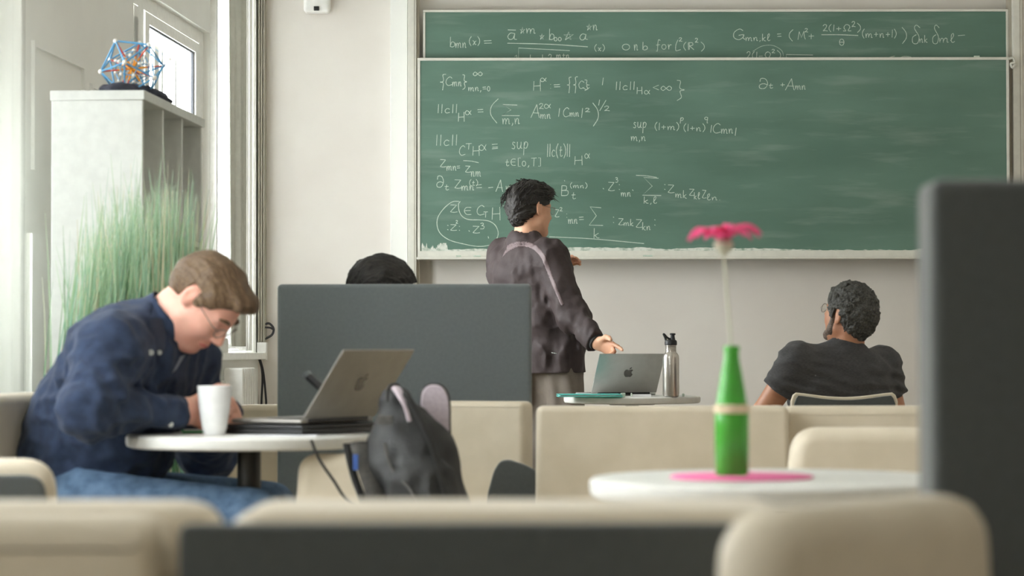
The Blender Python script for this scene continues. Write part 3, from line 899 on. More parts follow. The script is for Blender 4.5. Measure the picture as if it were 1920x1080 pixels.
o = [tuple((P(x, y, 4.0).x - cc.location.x, P(x, y, 4.0).z)) for x, y in ((908, 990), (1008, 990), (1004, 882), (985, 872), (955, 862), (938, 864), (926, 882), (914, 925))]
ob = prism(round_outline(o, [0, 0, .008, .01, .01, .012, .012, .01], 3), 0, 0.03, .006)
ap = obj('arm_panel', ob, M['felt'], None, label='charcoal felt arm panel')
ap.parent = cc; ap.matrix_parent_inverse = cc.matrix_basis.inverted(); ap.location = (cc.location.x, Yd(4.0), 0)
# under the man on the left, and by his table
anchor(3.49)
a = P(0, 735, 3.72)
lounge_chair('beige lounge chair carrying the man in the navy shirt', (-1.31, Yd(3.56), 0), -math.pi / 2 - 0.12, w=0.62, h=a.z, th=0.09, seat_d=.42, shell=True)
a, c = P(540, 843, 3.42), P(700, 843, 3.42)
lounge_chair('beige lounge chair under the black backpack', (-0.335, Yd(3.30) + .06, 0), R180 * .97, w=0.38, h=a.z - .005, th=0.08, seat_d=.34, shell=False, taper=.02, rnd=.05, cr=.05)
anchor(None)
a = P(30, 862, 2.6)
lounge_chair('lounge chair at the left edge with charcoal back and beige rim', (P(-62, 0, 2.62).x, Yd(2.62), 0), 0.08, w=0.36, h=a.z, th=0.07, seat_d=.3, taper=.02)
a = P(480, 757, 5.3)
lounge_chair('beige lounge chair far back below the corner duct', (P(505, 0, 5.3).x, Yd(5.3), 0), R180 * .97, w=0.30, h=a.z, th=0.08, seat_d=.4, shell=False)

# shell chair of the seated person in grey
def shell_chair(label, Y, px0, px1, py, dip):
    a, c = P(px0, py, Y), P(px1, py, Y)
    Y = Yd(Y)
    w = c.x - a.x
    t = thing('shell_chair', label, 'chair', ((a.x + c.x) / 2, Y, 0))
    h = a.z
    def outl(ins):
        top = []
        for k in range(13):
            u = -1 + 2 * k / 12
            top.append((-u * (w / 2 - .022 - ins * .6), h - ins - dip * (1 - u * u) ** 1.5 - .0))
        pts = [(-w / 2 + ins, .42), (w / 2 - ins, .42), (w / 2 - ins, h - .035 - ins), (w / 2 - .009 - ins, h - .010 - ins)] + top + [(-w / 2 + .009 + ins, h - .010 - ins), (-w / 2 + ins, h - .035 - ins)]
        return pts
    obj('backrest', prism(outl(0), 0.004, 0.035, .008), M['beige'], t)
    obj('back_shell', prism(outl(.012), -.008, .006, .004), M['felt'], t)
    obj('seat', rbox((-w / 2, .02, .40), (w / 2, .46, .45), .02, 3), M['beige'], t)
    obj('column', shift(lathe([(.03, 0), (.03, .36)], 16), (0, .24, .05)), M['leg'], t)
    for k in range(4):
        an = math.pi / 4 + k * math.pi / 2
        obj('leg', tube([(0, .24, .07), (.26 * math.cos(an), .24 + .26 * math.sin(an), .02)], [.018, .012], 8), M['leg'], t)
    return t
anchor(5.88)
shell_chair('chair with charcoal back and thin beige rim holding the person in grey', 5.62, 1483, 1684, 737, .018)

anchor(None)
# high-backed sofas with felt screens
def screen_sofa(label, x0, x1, Y, h, wing, mt, wings=(-1, 1), th=.06):
    t = thing('screen_sofa', label, 'sofa', ((x0 + x1) / 2, Y, 0))
    w = x1 - x0
    obj('back_screen', rbox((-w / 2, 0, .12), (w / 2, th, h), .014, 4), mt, t)
    for s in wings:
        xa = -w / 2 if s < 0 else w / 2 - .05
        obj('side_screen', rbox((xa, th + .002, .12), (xa + .05, wing, h), .014, 4), mt, t)
    obj('seat', rbox((-w / 2 + .055, th + .01, .28), (w / 2 - .055, wing - .02, .45), .04, 4), M['beige'], t)
    obj('backrest', rbox((-w / 2 + .055, th + .006, .46), (w / 2 - .055, th + .09, .80), .035, 4), M['beige'], t)
    for sx in (-1, 1):
        for y in (.03, wing - .06):
            obj('leg', shift(leg_mesh(.14), (sx * (w / 2 - .03), y, 0)), M['leg'], t)
    return t
a, c = P(520, 532, 4.5), P(997, 532, 4.5)
screen_sofa('high-backed sofa with grey felt screen in the middle of the room', a.x, c.x, Yd(4.5), a.z, .66, M['felt2'])
a = P(1746, 336, 1.5)
screen_sofa('charcoal felt high-backed sofa cut off by the right edge', a.x, a.x + .95, Yd(1.5), a.z, .56, M['felt'], (1,), .10)

# ------------------------------------------------------------------ round tables
def round_table(label, cx, cy, r=0.30, z=0.74, th=0.032):
    t = thing('round_table', label, 'table', (cx, cy, 0), 0, 'white round pedestal tables')
    obj('table_top', lathe([(r - .012, z - th), (r - .003, z - th + .004), (r, z - th + .012), (r, z - .006), (r - .005, z - .001), (r - .012, z)], 72), M['white_top'], t)
    obj('pedestal', lathe([(.029, .02), (.029, z - th)], 24), M['leg'], t)
    obj('mounting_plate', lathe([(.10, z - th - .008), (.10, z - th)], 24), M['leg'], t)
    obj('foot_plate', lathe([(.22, 0), (.22, .008), (.20, .014), (.04, .03)], 40), M['leg'], t)
    return t
T1 = (P(467, 812, 3.49).x, Yd(3.49))
T2 = (P(1185, 742, 6.25).x, Yd(6.25))
T3 = (P(1455, 895, 2.29).x, Yd(2.29))
round_table('white round table in front of the man in the navy shirt', *T1)
round_table('far white round table with laptop and steel bottle', *T2)
round_table('nearest white round table with the green bottle on it', *T3)
# ------------------------------------------------------------------ smooth bodies: signed distance fields meshed with surface nets
_NT = rng.random((32, 32, 32)).astype(np.float32)
def vnoise(x, y, z):
    xi, yi, zi = np.floor(x).astype(int), np.floor(y).astype(int), np.floor(z).astype(int)
    fx, fy, fz = x - xi, y - yi, z - zi
    fx, fy, fz = fx * fx * (3 - 2 * fx), fy * fy * (3 - 2 * fy), fz * fz * (3 - 2 * fz)
    def c(a, b, d):
        return _NT[(xi + a) & 31, (yi + b) & 31, (zi + d) & 31]
    v = ((c(0, 0, 0) * (1 - fx) + c(1, 0, 0) * fx) * (1 - fy) + (c(0, 1, 0) * (1 - fx) + c(1, 1, 0) * fx) * fy) * (1 - fz) \
        + ((c(0, 0, 1) * (1 - fx) + c(1, 0, 1) * fx) * (1 - fy) + (c(0, 1, 1) * (1 - fx) + c(1, 1, 1) * fx) * fy) * fz
    return v * 2 - 1

def A3(v):
    return np.array((v[0], v[1], v[2]), dtype=np.float64)

class Cone:
    """tapered capsule"""
    def __init__(s, a, b, ra, rb):
        s.a, s.b, s.ra, s.rb = A3(a), A3(b), ra, rb
        r = max(ra, rb)
        s.lo, s.hi = np.minimum(s.a, s.b) - r, np.maximum(s.a, s.b) + r
    def d(s, x, y, z):
        ab = s.b - s.a
        L2 = max(float(ab @ ab), 1e-9)
        t = np.clip(((x - s.a[0]) * ab[0] + (y - s.a[1]) * ab[1] + (z - s.a[2]) * ab[2]) / L2, 0, 1)
        return np.sqrt((x - s.a[0] - t * ab[0]) ** 2 + (y - s.a[1] - t * ab[1]) ** 2 + (z - s.a[2] - t * ab[2]) ** 2) - (s.ra + t * (s.rb - s.ra))
class ECone:
    """tapered capsule with elliptic section; side gives the direction of the first radius"""
    def __init__(s, a, b, ra, rb, side):
        s.a, s.b = A3(a), A3(b)
        s.ra, s.rb = ra, rb
        ax = s.b - s.a
        s.L = float(np.linalg.norm(ax)); s.ax = ax / s.L
        u = A3(side); u = u - s.ax * (u @ s.ax); s.u = u / np.linalg.norm(u)
        s.v = np.cross(s.ax, s.u)
        r = max(max(ra), max(rb))
        s.lo, s.hi = np.minimum(s.a, s.b) - r, np.maximum(s.a, s.b) + r
    def d(s, x, y, z):
        px, py, pz = x - s.a[0], y - s.a[1], z - s.a[2]
        h = px * s.ax[0] + py * s.ax[1] + pz * s.ax[2]
        u = px * s.u[0] + py * s.u[1] + pz * s.u[2]
        v = px * s.v[0] + py * s.v[1] + pz * s.v[2]
        t = np.clip(h / s.L, 0, 1)
        w = h - t * s.L
        ru = s.ra[0] + t * (s.rb[0] - s.ra[0]); rv = s.ra[1] + t * (s.rb[1] - s.ra[1])
        m = np.minimum(ru, rv)
        return (np.sqrt((u / ru) ** 2 + (v / rv) ** 2 + (w / m) ** 2) - 1) * m
class Ell:
    def __init__(s, c, r, R=None):
        s.c, s.r = A3(c), np.array(r, dtype=np.float64)
        s.R = np.eye(3) if R is None else np.array(R, dtype=np.float64)   # columns = axes
        m = s.r.max()
        s.lo, s.hi = s.c - m, s.c + m
    def d(s, x, y, z):
        px, py, pz = x - s.c[0], y - s.c[1], z - s.c[2]
        q = [px * s.R[0, i] + py * s.R[1, i] + pz * s.R[2, i] for i in range(3)]
        k0 = np.sqrt(sum((q[i] / s.r[i]) ** 2 for i in range(3)))
        k1 = np.sqrt(sum((q[i] / s.r[i] ** 2) ** 2 for i in range(3)))
        return k0 * (k0 - 1) / np.maximum(k1, 1e-6)

class Field:
    def __init__(s, lo, hi, h):
        s.h = h
        s.lo = A3(lo)
        s.n = np.ceil((A3(hi) - s.lo) / h).astype(int) + 1
        s.D = np.full(s.n, 9.0, dtype=np.float32)
    def axes(s, i0, i1):
        return [(s.lo[k] + s.h * np.arange(i0[k], i1[k])).astype(np.float32).reshape([-1 if j == k else 1 for j in range(3)]) for k in range(3)]
    def block(s, p, pad):
        i0 = np.clip(np.floor((p.lo - pad - s.lo) / s.h).astype(int), 0, s.n)
        i1 = np.clip(np.ceil((p.hi + pad - s.lo) / s.h).astype(int) + 1, 0, s.n)
        return i0, i1
    def add(s, p, k=0.0, sub=False, off=0.0):
        pad = k + 0.03 + max(off, 0)
        i0, i1 = s.block(p, pad)
        if np.any(i1 <= i0):
            return s
        sl = tuple(slice(a, b) for a, b in zip(i0, i1))
        d = (p.d(*s.axes(i0, i1)) - off).astype(np.float32)
        a = s.D[sl]
        if sub:
            d = -d
            if k > 0:
                hh = np.maximum(k - np.abs(a - d), 0) / k
                s.D[sl] = np.maximum(a, d) + hh * hh * k * 0.25
            else:
                s.D[sl] = np.maximum(a, d)
        else:
            if k > 0:
                hh = np.maximum(k - np.abs(a - d), 0) / k
                s.D[sl] = np.minimum(a, d) - hh * hh * k * 0.25
            else:
                s.D[sl] = np.minimum(a, d)
        return s
    def cut(s, n, c):
        """keep the side where n.p < n.c"""
        n = A3(n); n = n / np.linalg.norm(n)
        x, y, z = s.axes((0, 0, 0), s.n)
        s.D = np.maximum(s.D, ((x - c[0]) * n[0] + (y - c[1]) * n[1] + (z - c[2]) * n[2]).astype(np.float32))
        return s
    def near(s, w=0.03):
        idx = np.nonzero(np.abs(s.D) < w)
        return idx, [s.lo[k] + s.h * idx[k] for k in range(3)]
    def displace(s, fn, w=0.03):
        idx, (x, y, z) = s.near(w)
        s.D[idx] += fn(x, y, z).astype(np.float32)
        return s
    def where(s, fn, w=0.06):
        """intersect with the region fn<0 (evaluated near the surface)"""
        idx, (x, y, z) = s.near(w)
        s.D[idx] = np.maximum(s.D[idx], fn(x, y, z).astype(np.float32))
        m = np.ones(s.D.shape, bool); m[idx] = False
        s.D[m & (s.D < 0)] = np.where(True, s.D[m & (s.D < 0)], 0)
        return s
    def mesh(s, name):
        D = s.D
        D[0], D[-1] = np.maximum(D[0], .01), np.maximum(D[-1], .01)
        D[:, 0], D[:, -1] = np.maximum(D[:, 0], .01), np.maximum(D[:, -1], .01)
        D[:, :, 0], D[:, :, -1] = np.maximum(D[:, :, 0], .01), np.maximum(D[:, :, -1], .01)
        S_ = D < 0
        cnt = np.zeros(np.array(D.shape) - 1, dtype=np.int8)
        for a in (0, 1):
            for b in (0, 1):
                for c in (0, 1):
                    cnt += S_[a:D.shape[0] - 1 + a, b:D.shape[1] - 1 + b, c:D.shape[2] - 1 + c]
        act = (cnt > 0) & (cnt < 8)
        I = np.argwhere(act)
        ids = np.full(act.shape, -1, dtype=np.int32)
        ids[act] = np.arange(len(I), dtype=np.int32)
        acc = np.zeros((len(I), 3)); num = np.zeros(len(I))
        for ax in range(3):
            o1, o2 = [k for k in range(3) if k != ax]
            for u in (0, 1):
                for v in (0, 1):
                    p = I.copy(); p[:, o1] += u; p[:, o2] += v
                    q = p.copy(); q[:, ax] += 1
                    d0, d1 = D[p[:, 0], p[:, 1], p[:, 2]], D[q[:, 0], q[:, 1], q[:, 2]]
                    cr = (d0 < 0) != (d1 < 0)
                    t = np.where(cr, d0 / np.where(cr, d0 - d1, 1), 0)
                    pt = p.astype(float); pt[:, ax] += t
                    acc[cr] += pt[cr]; num[cr] += 1
        V = s.lo + s.h * acc / num[:, None]
        F = []
        for ax in range(3):
            o1, o2 = [(1, 2), (2, 0), (0, 1)][ax]
            sl0 = [slice(None)] * 3; sl1 = [slice(None)] * 3
            sl0[ax] = slice(0, -1); sl1[ax] = slice(1, None)
            ch = S_[tuple(sl0)] != S_[tuple(sl1)]
            E = np.argwhere(ch)
            E = E[(E[:, o1] > 0) & (E[:, o2] > 0)]
            inside = S_[E[:, 0], E[:, 1], E[:, 2]]
            def cid(a, b):
                q = E.copy(); q[:, o1] -= a; q[:, o2] -= b
                return ids[q[:, 0], q[:, 1], q[:, 2]]
            quad = np.stack([cid(1, 1), cid(0, 1), cid(0, 0), cid(1, 0)], 1)
            quad[~inside] = quad[~inside][:, ::-1]
            F.append(quad)
        F = np.concatenate(F)
        F = F[(F >= 0).all(1)]
        me = bpy.data.meshes.new(name)
        me.vertices.add(len(V)); me.vertices.foreach_set('co', V.astype(np.float32).ravel())
        me.loops.add(len(F) * 4); me.loops.foreach_set('vertex_index', F.astype(np.int32).ravel())
        me.polygons.add(len(F)); me.polygons.foreach_set('loop_start', np.arange(0, len(F) * 4, 4, dtype=np.int32))
        me.update(calc_edges=True)
        me.validate()
        return me

def frame_from(fwd, up=(0, 0, 1), roll=0.0):
    """columns: forward, left, up"""
    f = A3(fwd); f /= np.linalg.norm(f)
    u = A3(up); u = u - f * (u @ f); u /= np.linalg.norm(u)
    l = np.cross(u, f)
    if roll:
        c, s_ = math.cos(roll), math.sin(roll)
        l, u = l * c + u * s_, u * c - l * s_
    return np.stack([f, l, u], 1)

class Head:
    def __init__(s, c, R, k=1.0):
        s.c, s.R, s.k = A3(c), R, k
    def w(s, x, y, z):
        return s.c + s.R @ (np.array((x, y, z)) * s.k)
    def loc(s, x, y, z):
        px, py, pz = x - s.c[0], y - s.c[1], z - s.c[2]
        return [(px * s.R[0, i] + py * s.R[1, i] + pz * s.R[2, i]) / s.k for i in range(3)]
    def prims(s):
        k, R, w = s.k, s.R, s.w
        def E(c, r):
            return Ell(w(*c), np.array(r) * k, R)
        def C(a, b, ra, rb):
            return Cone(w(*a), w(*b), ra * k, rb * k)
        add = [(E((-.012, 0, .030), (.098, .076, .088)), .0), (E((.030, 0, -.030), (.064, .060, .086)), .03),
               (E((.045, .034, -.03), (.036, .024, .03)), .02), (E((.045, -.034, -.03), (.036, .024, .03)), .02)]
        for q in (1, -1):
            add += [(C((.005, q * .052, -.055), (.062, q * .018, -.098), .020, .020), .03), (C((.078, q * .012, .026), (.068, q * .044, .024), .010, .008), .016)]
        add += [(E((.074, 0, -.098), (.020, .022, .016)), .02), (C((.088, 0, .018), (.112, 0, -.026), .0075, .0115), .012),
                (E((.100, .012, -.031), (.012, .009, .008)), .008), (E((.100, -.012, -.031), (.012, .009, .008)), .008),
                (C((.088, .018, -.060), (.093, 0, -.057), .006, .008), .008), (C((.088, -.018, -.060), (.093, 0, -.057), .006, .008), .008),
                (C((.086, .015, -.070), (.091, 0, -.071), .006, .0085), .008), (C((.086, -.015, -.070), (.091, 0, -.071), .006, .0085), .008)]
        sub = [(E((.094, .031, .006), (.014, .018, .010)), .014), (E((.094, -.031, .006), (.014, .018, .010)), .014)]
        add2 = [(E((.074, .031, .005), (.014, .014, .013)), .004), (E((.074, -.031, .005), (.014, .014, .013)), .004)]
        for q in (1, -1):
            Re = R @ np.array([[.94, q * .34, 0], [-q * .34, .94, 0], [0, 0, 1]])
            add2.append((Ell(w(-.020, q * .079, .008), np.array((.020, .009, .033)) * k, Re), .008))
            add2.append((Ell(w(-.014, q * .076, -.016), np.array((.012, .008, .014)) * k, Re), .008))
        earsub = [(Ell(w(-.016, q * .089, .012), np.array((.010, .006, .019)) * k, R), .006) for q in (1, -1)]
        return add, sub, add2, earsub
    def into(s, f):
        add, sub, add2, es = s.prims()
        for p, k in add:
            f.add(p, k)
        for p, k in sub:
            f.add(p, k, sub=True)
        for p, k in add2:
            f.add(p, k)
        for p, k in es:
            f.add(p, k, sub=True)

def hand(f, wrist, kn_dir, thumb_dir, length=0.19, curl=0.5, spread=0.0, point=False, off=0.0):
    """palm and five fingers; the palm faces curl direction n = kn_dir x thumb_dir"""
    w = A3(wrist); d = A3(kn_dir); d /= np.linalg.norm(d)
    t = A3(thumb_dir); t = t - d * (t @ d); t /= np.linalg.norm(t)
    n = np.cross(d, t); k = length / 0.19
    f.add(ECone(w, w + d * .085 * k, (.030 * k, .019 * k), (.040 * k, .014 * k), t), .02)
    for i, (off_, ln) in enumerate(((.031, .072), (.011, .080), (-.010, .075), (-.030, .058))):
        p = w + d * .088 * k + t * off_ * k
        c = curl * (1.0 if not (point and i == 0) else 0.25) * (1 + .06 * i)
        ang = 0.25 * c
        dirb = d + t * spread * off_ * 8
        dirb = dirb / np.linalg.norm(dirb)
        for j, fr in enumerate((.45, .32, .23)):
            ang += c * (0.75 if j else 0.6)
            dd = dirb * math.cos(ang) + n * math.sin(ang)
            q = p + dd * ln * fr * k
            f.add(Cone(p, q, (.0092 - .0008 * j) * k, (.0088 - .0009 * j) * k), .006)
            p = q
    p = w + d * .025 * k + t * .028 * k + n * .006 * k
    for j, (ln, a) in enumerate(((.045, .75), (.034, .45), (.027, .25))):
        dd = d * math.cos(a) + t * math.sin(a) + n * (.25 + .25 * j * curl)
        dd /= np.linalg.norm(dd)
        q = p + dd * ln * k
        f.add(Cone(p, q, (.0145 - .002 * j) * k, (.0115 - .0015 * j) * k), .010)
        p = q

def foot(f, ankle, fwd, k=1.0, off=0.0):
    a = A3(ankle); d = A3(fwd); d[2] = 0; d /= np.linalg.norm(d)
    base = np.array((a[0], a[1], 0.0))
    f.add(Cone(base - d * .04 + (0, 0, .042), base + d * .14 + (0, 0, .036), .040, .034), .03)
    f.add(Cone(base + d * .10 + (0, 0, .034), base + d * .19 + (0, 0, .028), .036, .027), .03)

def wrinkles(amp, fx, fy, fz, seed=0.0, ridge=True):
    def fn(x, y, z):
        q = vnoise(x * fx + seed + 40, y * fy + seed * 1.7 + 40, z * fz + 40 - seed)
        q2 = vnoise(x * fx * 2.3 + seed + 70, y * fy * 2.3 + 40, z * fz * 2.3 + 40)
        v = (np.abs(q) - .3) if ridge else q
        return amp * (v + .4 * q2)
    return fn
# ------------------------------------------------------------------ people
def hair_mat(name, c1, c2, stretch=(60, 500, 60), bump=0.6):
    return mat(name, c1, 0.45, c2, 1.0, bump, 1.6, stretch=stretch, spec=0.35, detail=5.0)
M['skinA'] = mat('light_skin', rgb(226, 166, 146), 0.5, rgb(234, 180, 160), 22.0, 0.06, 260, sss=0.12)
M['skinB'] = mat('warm_skin', rgb(214, 160, 130), 0.5, rgb(222, 172, 142), 22.0, 0.06, 260, sss=0.1)
M['skinC'] = mat('brown_skin', rgb(172, 118, 88), 0.5, rgb(182, 130, 100), 22.0, 0.06, 260, sss=0.1)
M['hairA'] = hair_mat('brown_hair', rgb(86, 66, 48), rgb(116, 94, 70))
M['hairB'] = hair_mat('black_hair', rgb(26, 24, 23), rgb(56, 52, 48))
M['hairC'] = hair_mat('greying_hair', rgb(36, 35, 32), rgb(82, 80, 74), (160, 160, 160), 0.9)
M['beard'] = hair_mat('dark_beard', rgb(60, 48, 40), rgb(120, 104, 92), (260, 260, 260), 0.5)
M['navy'] = mat('navy_cotton', rgb(38, 49, 72), 0.85, rgb(48, 61, 86), 40.0, 0.35, 500, sheen=0.08, spec=0.25)
M['jeans'] = mat('blue_denim', rgb(74, 96, 122), 0.85, rgb(98, 122, 150), 30.0, 0.4, 500, spec=0.2)
M['jacket'] = mat('brown_black_jacket', rgb(58, 48, 48), 0.66, rgb(68, 58, 58), 14.0, 0.25, 90, spec=0.3)
M['jacket_dark'] = mat('black_knit', rgb(36, 34, 33), 0.8, rgb(46, 44, 42), 60.0, 0.4, 500)
M['band'] = mat('mauve_piping', rgb(112, 96, 97), 0.6, rgb(120, 104, 105), 30.0)
M['trousers'] = mat('taupe_trousers', rgb(102, 92, 82), 0.7, rgb(118, 108, 97), 10.0, 0.2, 80)
M['tee'] = mat('charcoal_tee', rgb(64, 63, 64), 0.9, rgb(78, 77, 77), 90.0, 0.4, 500, stretch=(1, 1, 4), spec=0.2, sheen=0.1)
M['shoe'] = mat('dark_shoe', rgb(40, 38, 38), 0.55)
M['wire'] = mat('metal_wire', rgb(120, 112, 104), 0.3, metal=0.8)
M['button'] = mat('pearl_button', rgb(205, 208, 205), 0.3)
def glasses(h, parent, rim=0.0011, drop=0.004, size=0.021, arm_end=-.016):
    parts = []
    for q in (1, -1):
        ring = [h.w(.108 - .010 * (abs(y) / .05) ** 2, y, z) for y, z in [(q * .034 + size * 1.05 * math.cos(a), drop + size * .82 * math.sin(a)) for a in np.linspace(0, 2 * math.pi, 25)]]
        parts.append(tube(ring, rim, 6))
        parts.append(tube([h.w(.100, q * .055, drop + .006), h.w(.085, q * .074, drop + .008), h.w(.03, q * .080, drop + .010), h.w(arm_end, q * .079, .018)], rim * .9, 6))
    parts.append(tube(catmull([h.w(.1075, .014, drop + .006), h.w(.113, 0, drop + .009), h.w(.1075, -.014, drop + .006)]), rim, 6))
    fr_ = obj('glasses', join(*parts), M['wire'], parent, True, label='thin metal spectacle frame')
    for q in (1, -1):
        vs_ = [h.w(.1075 - .010 * (abs(y) / .05) ** 2, y, z) for y, z in [(q * .034 + size * math.cos(a), drop + size * .78 * math.sin(a)) for a in np.linspace(0, 2 * math.pi, 24, endpoint=False)]]
        off = h.R @ np.array((.0016, 0, 0))
        n = 24
        v2 = [v + off for v in vs_]
        fs = [tuple(range(n)), tuple(range(2 * n - 1, n - 1, -1))] + [(i, n + i, n + (i + 1) % n, (i + 1) % n) for i in range(n)]
        obj('lens', (vs_ + v2, fs), M['glass'], fr_)

def hair_field(h, thick, line_x, line_z, hres, disp, extra=(), back=0.0, pts_out=None):
    c = h.w(0, 0, .03)
    f = Field(c - .19, c + .19, hres)
    f.add(Ell(h.w(-.014, 0, .034), np.array((.099 + thick, .077 + thick * .8, .088 + thick)) * h.k, h.R))
    for p, k in extra:
        f.add(p, k)
    if disp:
        f.displace(disp, .04)
    x, y, z = f.axes((0, 0, 0), f.n)
    X, Y, Z = np.broadcast_arrays(x, y, z)
    lx, ly, lz = h.loc(X, Y, Z)
    lim = np.interp(lx, line_x, line_z).astype(np.float32)
    f.D = np.maximum(f.D, ((lim - lz) * .7).astype(np.float32))
    # the hair is a shell over the scalp
    core = Ell(h.w(-.012, 0, .026), np.array((.092, .070, .082)) * h.k, h.R)
    f.add(core, 0.0, sub=True)
    return f

def strand_noise(h, amp, fa=95.0, fl=9.0, seed=0.0):
    def fn(x, y, z):
        lx, ly, lz = h.loc(x, y, z)
        ang = np.arctan2(ly, lz + .05)
        n1 = vnoise(ang * 14 + seed + 40, lx * fl * 3 + 40, lz * fl + 40)
        n2 = vnoise(ang * 34 + seed + 60, lx * fl * 5 + 40, lz * fl * 2 + 40)
        n3 = vnoise(lx * 22 + 50 + seed, ly * 22 + 50, lz * 22 + 50)
        return amp * (.5 * n1 + .45 * n2 + .6 * n3)
    return fn

def legs_into(f, hipL, kneeL, ankL, hipR, kneeR, ankR, r=(.088, .062, .045), off=0.0):
    for a, b, c in ((hipL, kneeL, ankL), (hipR, kneeR, ankR)):
        f.add(Cone(a, b, r[0] + off, r[1] + off), .05)
        f.add(Cone(b, c, r[1] + off - .004, r[2] + off), .03)

def V3(*a):
    return Vector(a)

# ---- the man in the navy shirt, bent over the table
def man_navy():
    anchor(3.49)
    H = Head(P(385, 565, 3.52), frame_from((math.cos(math.radians(57)) * math.cos(math.radians(-16)), math.cos(math.radians(57)) * math.sin(math.radians(-16)), -math.sin(math.radians(57))), roll=0.06), 0.93)
    side = (.34, .94, 0)
    hip = P(138, 905, 3.62); belly = P(192, 805, 3.61); chest = P(245, 672, 3.58); top = P(278, 628, 3.55)
    shN, shF = P(205, 655, 3.37), P(350, 668, 3.74)
    elN, wrN = P(168, 766, 3.27), P(350, 770, 3.47)
    elF, wrF = P(386, 845, 3.97), P(425, 768, 3.68)
    neck0 = P(296, 612, 3.55)
    hN, kN, aN = P(158, 948, 3.46), P(480, 972, 3.36), None
    hF, kF = P(185, 938, 3.72), P(505, 952, 3.80)
    aN = V3(kN.x - .06, kN.y, .09); aF = V3(kF.x - .02, kF.y, .09)
    base = V3(hip.x, hip.y, 0)
    p = tag(bpy.data.objects.new('person', None), 'man in a navy shirt with glasses bent over the table writing', 'person')
    COL.objects.link(p); p.location = base
    def torso(f, off=0.0, lowoff=0.0):
        f.add(ECone(hip, belly, (.155 + off + lowoff, .165 + off + lowoff), (.165 + off, .172 + off), side))
        f.add(ECone(belly, chest, (.168 + off, .168 + off), (.190 + off, .128 + off), side), .06)
        f.add(ECone(chest, top, (.190 + off, .125 + off), (.120 + off, .070 + off), side), .06)
        f.add(Cone(shN, chest, .068 + off, .10), .06)
        f.add(Cone(shF, chest, .066 + off, .10), .06)
    lo, hi = V3(-1.42, Yd(2.95), 0), V3(-.36, Yd(4.15), 1.32)
    f = Field(lo, hi, .0045)
    torso(f, -.014, -.04)
    f.add(Cone(neck0, H.w(-.03, 0, -.06), .062, .058), .04)
    H.into(f)
    for a, b, c in ((shN, elN, wrN), (shF, elF, wrF)):
        f.add(Cone(a, b, .052, .044), .03); f.add(Cone(b, c, .042, .029), .02)
    hand(f, wrN, P(398, 776, 3.60) - wrN, (0.35, .5, .8), .185, 0.85)
    hand(f, wrF, P(445, 772, 3.58) - wrF, (-.5, .3, .9), .185, 0.7)
    legs_into(f, hF, kF, aF, hN, kN, aN, (.075, .052, .04))
    foot(f, aN, (1, -.1, 0)); foot(f, aF, (1, .1, 0))
    obj('body', f.mesh('body'), M['skinA'], p, True, sharp=None)
    # shirt
    f = Field(lo, hi, .0055)
    torso(f, .006)
    for a, b, c, r in ((shN, elN, wrN, (.078, .066, .058, .040)), (shF, elF, wrF, (.072, .072, .058, .040))):
        f.add(Cone(a, b, r[0], r[1]), .05); f.add(Cone(b, a + (b - a) * .8, r[1] + .004, r[1]), .03)
        cc = b + (c - b) * .96
        f.add(Cone(b, cc, r[2] + .004, r[3]), .035)
    f.add(Cone(neck0, A3(neck0) + (A3(H.w(-.03, 0, -.06)) - A3(neck0)) * .15, .075, .066), .03)
    f.displace(wrinkles(.012, 14, 20, 20, 3.0))
    ua = A3(wrN - elN); ua /= np.linalg.norm(ua)
    f.displace(lambda x, y, z: .0055 * np.sin(((x - elN.x) * ua[0] * 1.0 + (z - elN.z) * .9) * 95 + 6 * vnoise(x * 9 + 40, y * 9 + 40, z * 9 + 40)) * np.clip(1 - np.sqrt((x - elN.x - .06) ** 2 + (y - elN.y) ** 2 + (z - elN.z) ** 2) / .17, 0, 1))
    f.displace(lambda x, y, z: .006 * np.sin((x * 1.0 + z * 1.4) * 42 + 3 * vnoise(x * 6 + 40, y * 6 + 40, z * 6 + 40)) * np.clip((.98 - z) * 5, 0, 1) * np.clip((x + 1.25) * 3, 0, 1) * .5)
    for (w, el) in ((wrN, elN), (wrF, elF)):
        dd = A3(w - el); dd /= np.linalg.norm(dd)
        # clean cuff: cut within a ball around the wrist
        c = A3(w) - dd * .012
        idx, (x, y, z) = f.near(.06)
        near = (x - c[0]) ** 2 + (y - c[1]) ** 2 + (z - c[2]) ** 2 < .09 ** 2
        v = (x - c[0]) * dd[0] + (y - c[1]) * dd[1] + (z - c[2]) * dd[2]
        f.D[idx] = np.where(near, np.maximum(f.D[idx], v), f.D[idx])
    # neck opening
    nd = A3(H.w(-.03, 0, -.06)) - A3(neck0); nd /= np.linalg.norm(nd)
    f.add(Cone(A3(neck0) - nd * .01, A3(neck0) + nd * .14, .056, .060), .0, sub=True)
    # open placket at the throat
    thr = P(332, 650, 3.46)
    f.add(Cone(thr + V3(0, -.09, .03), thr + V3(0, .02, .02), .030, .02), .0, sub=True)
    f.cut((0, 0, -1), (0, 0, .53))
    sh = obj('shirt', f.mesh('shirt'), M['navy'], p, True, sharp=None)
    # collar: a folded band around the neck with two points
    f = Field(neck0 - V3(.2, .2, .2), neck0 + V3(.25, .2, .2), .0035)
    c0 = A3(neck0) + nd * .005
    f.add(Cone(c0 - nd * .012, c0 + nd * .05, .082, .071))
    f.add(Cone(c0 - nd * .05, c0 + nd * .10, .072, .064), .0, sub=True)
    f.cut(nd, c0 + nd * .048); f.cut(-nd, c0 - nd * .012)
    g = P(345, 655, 3.45)
    f.add(Cone(g + V3(-.01, -.10, -.0), g + V3(.03, .03, -.02), .030, .03), .0, sub=True)
    co = obj('collar', f.mesh('collar'), M['navy'], p, True, sharp=None)
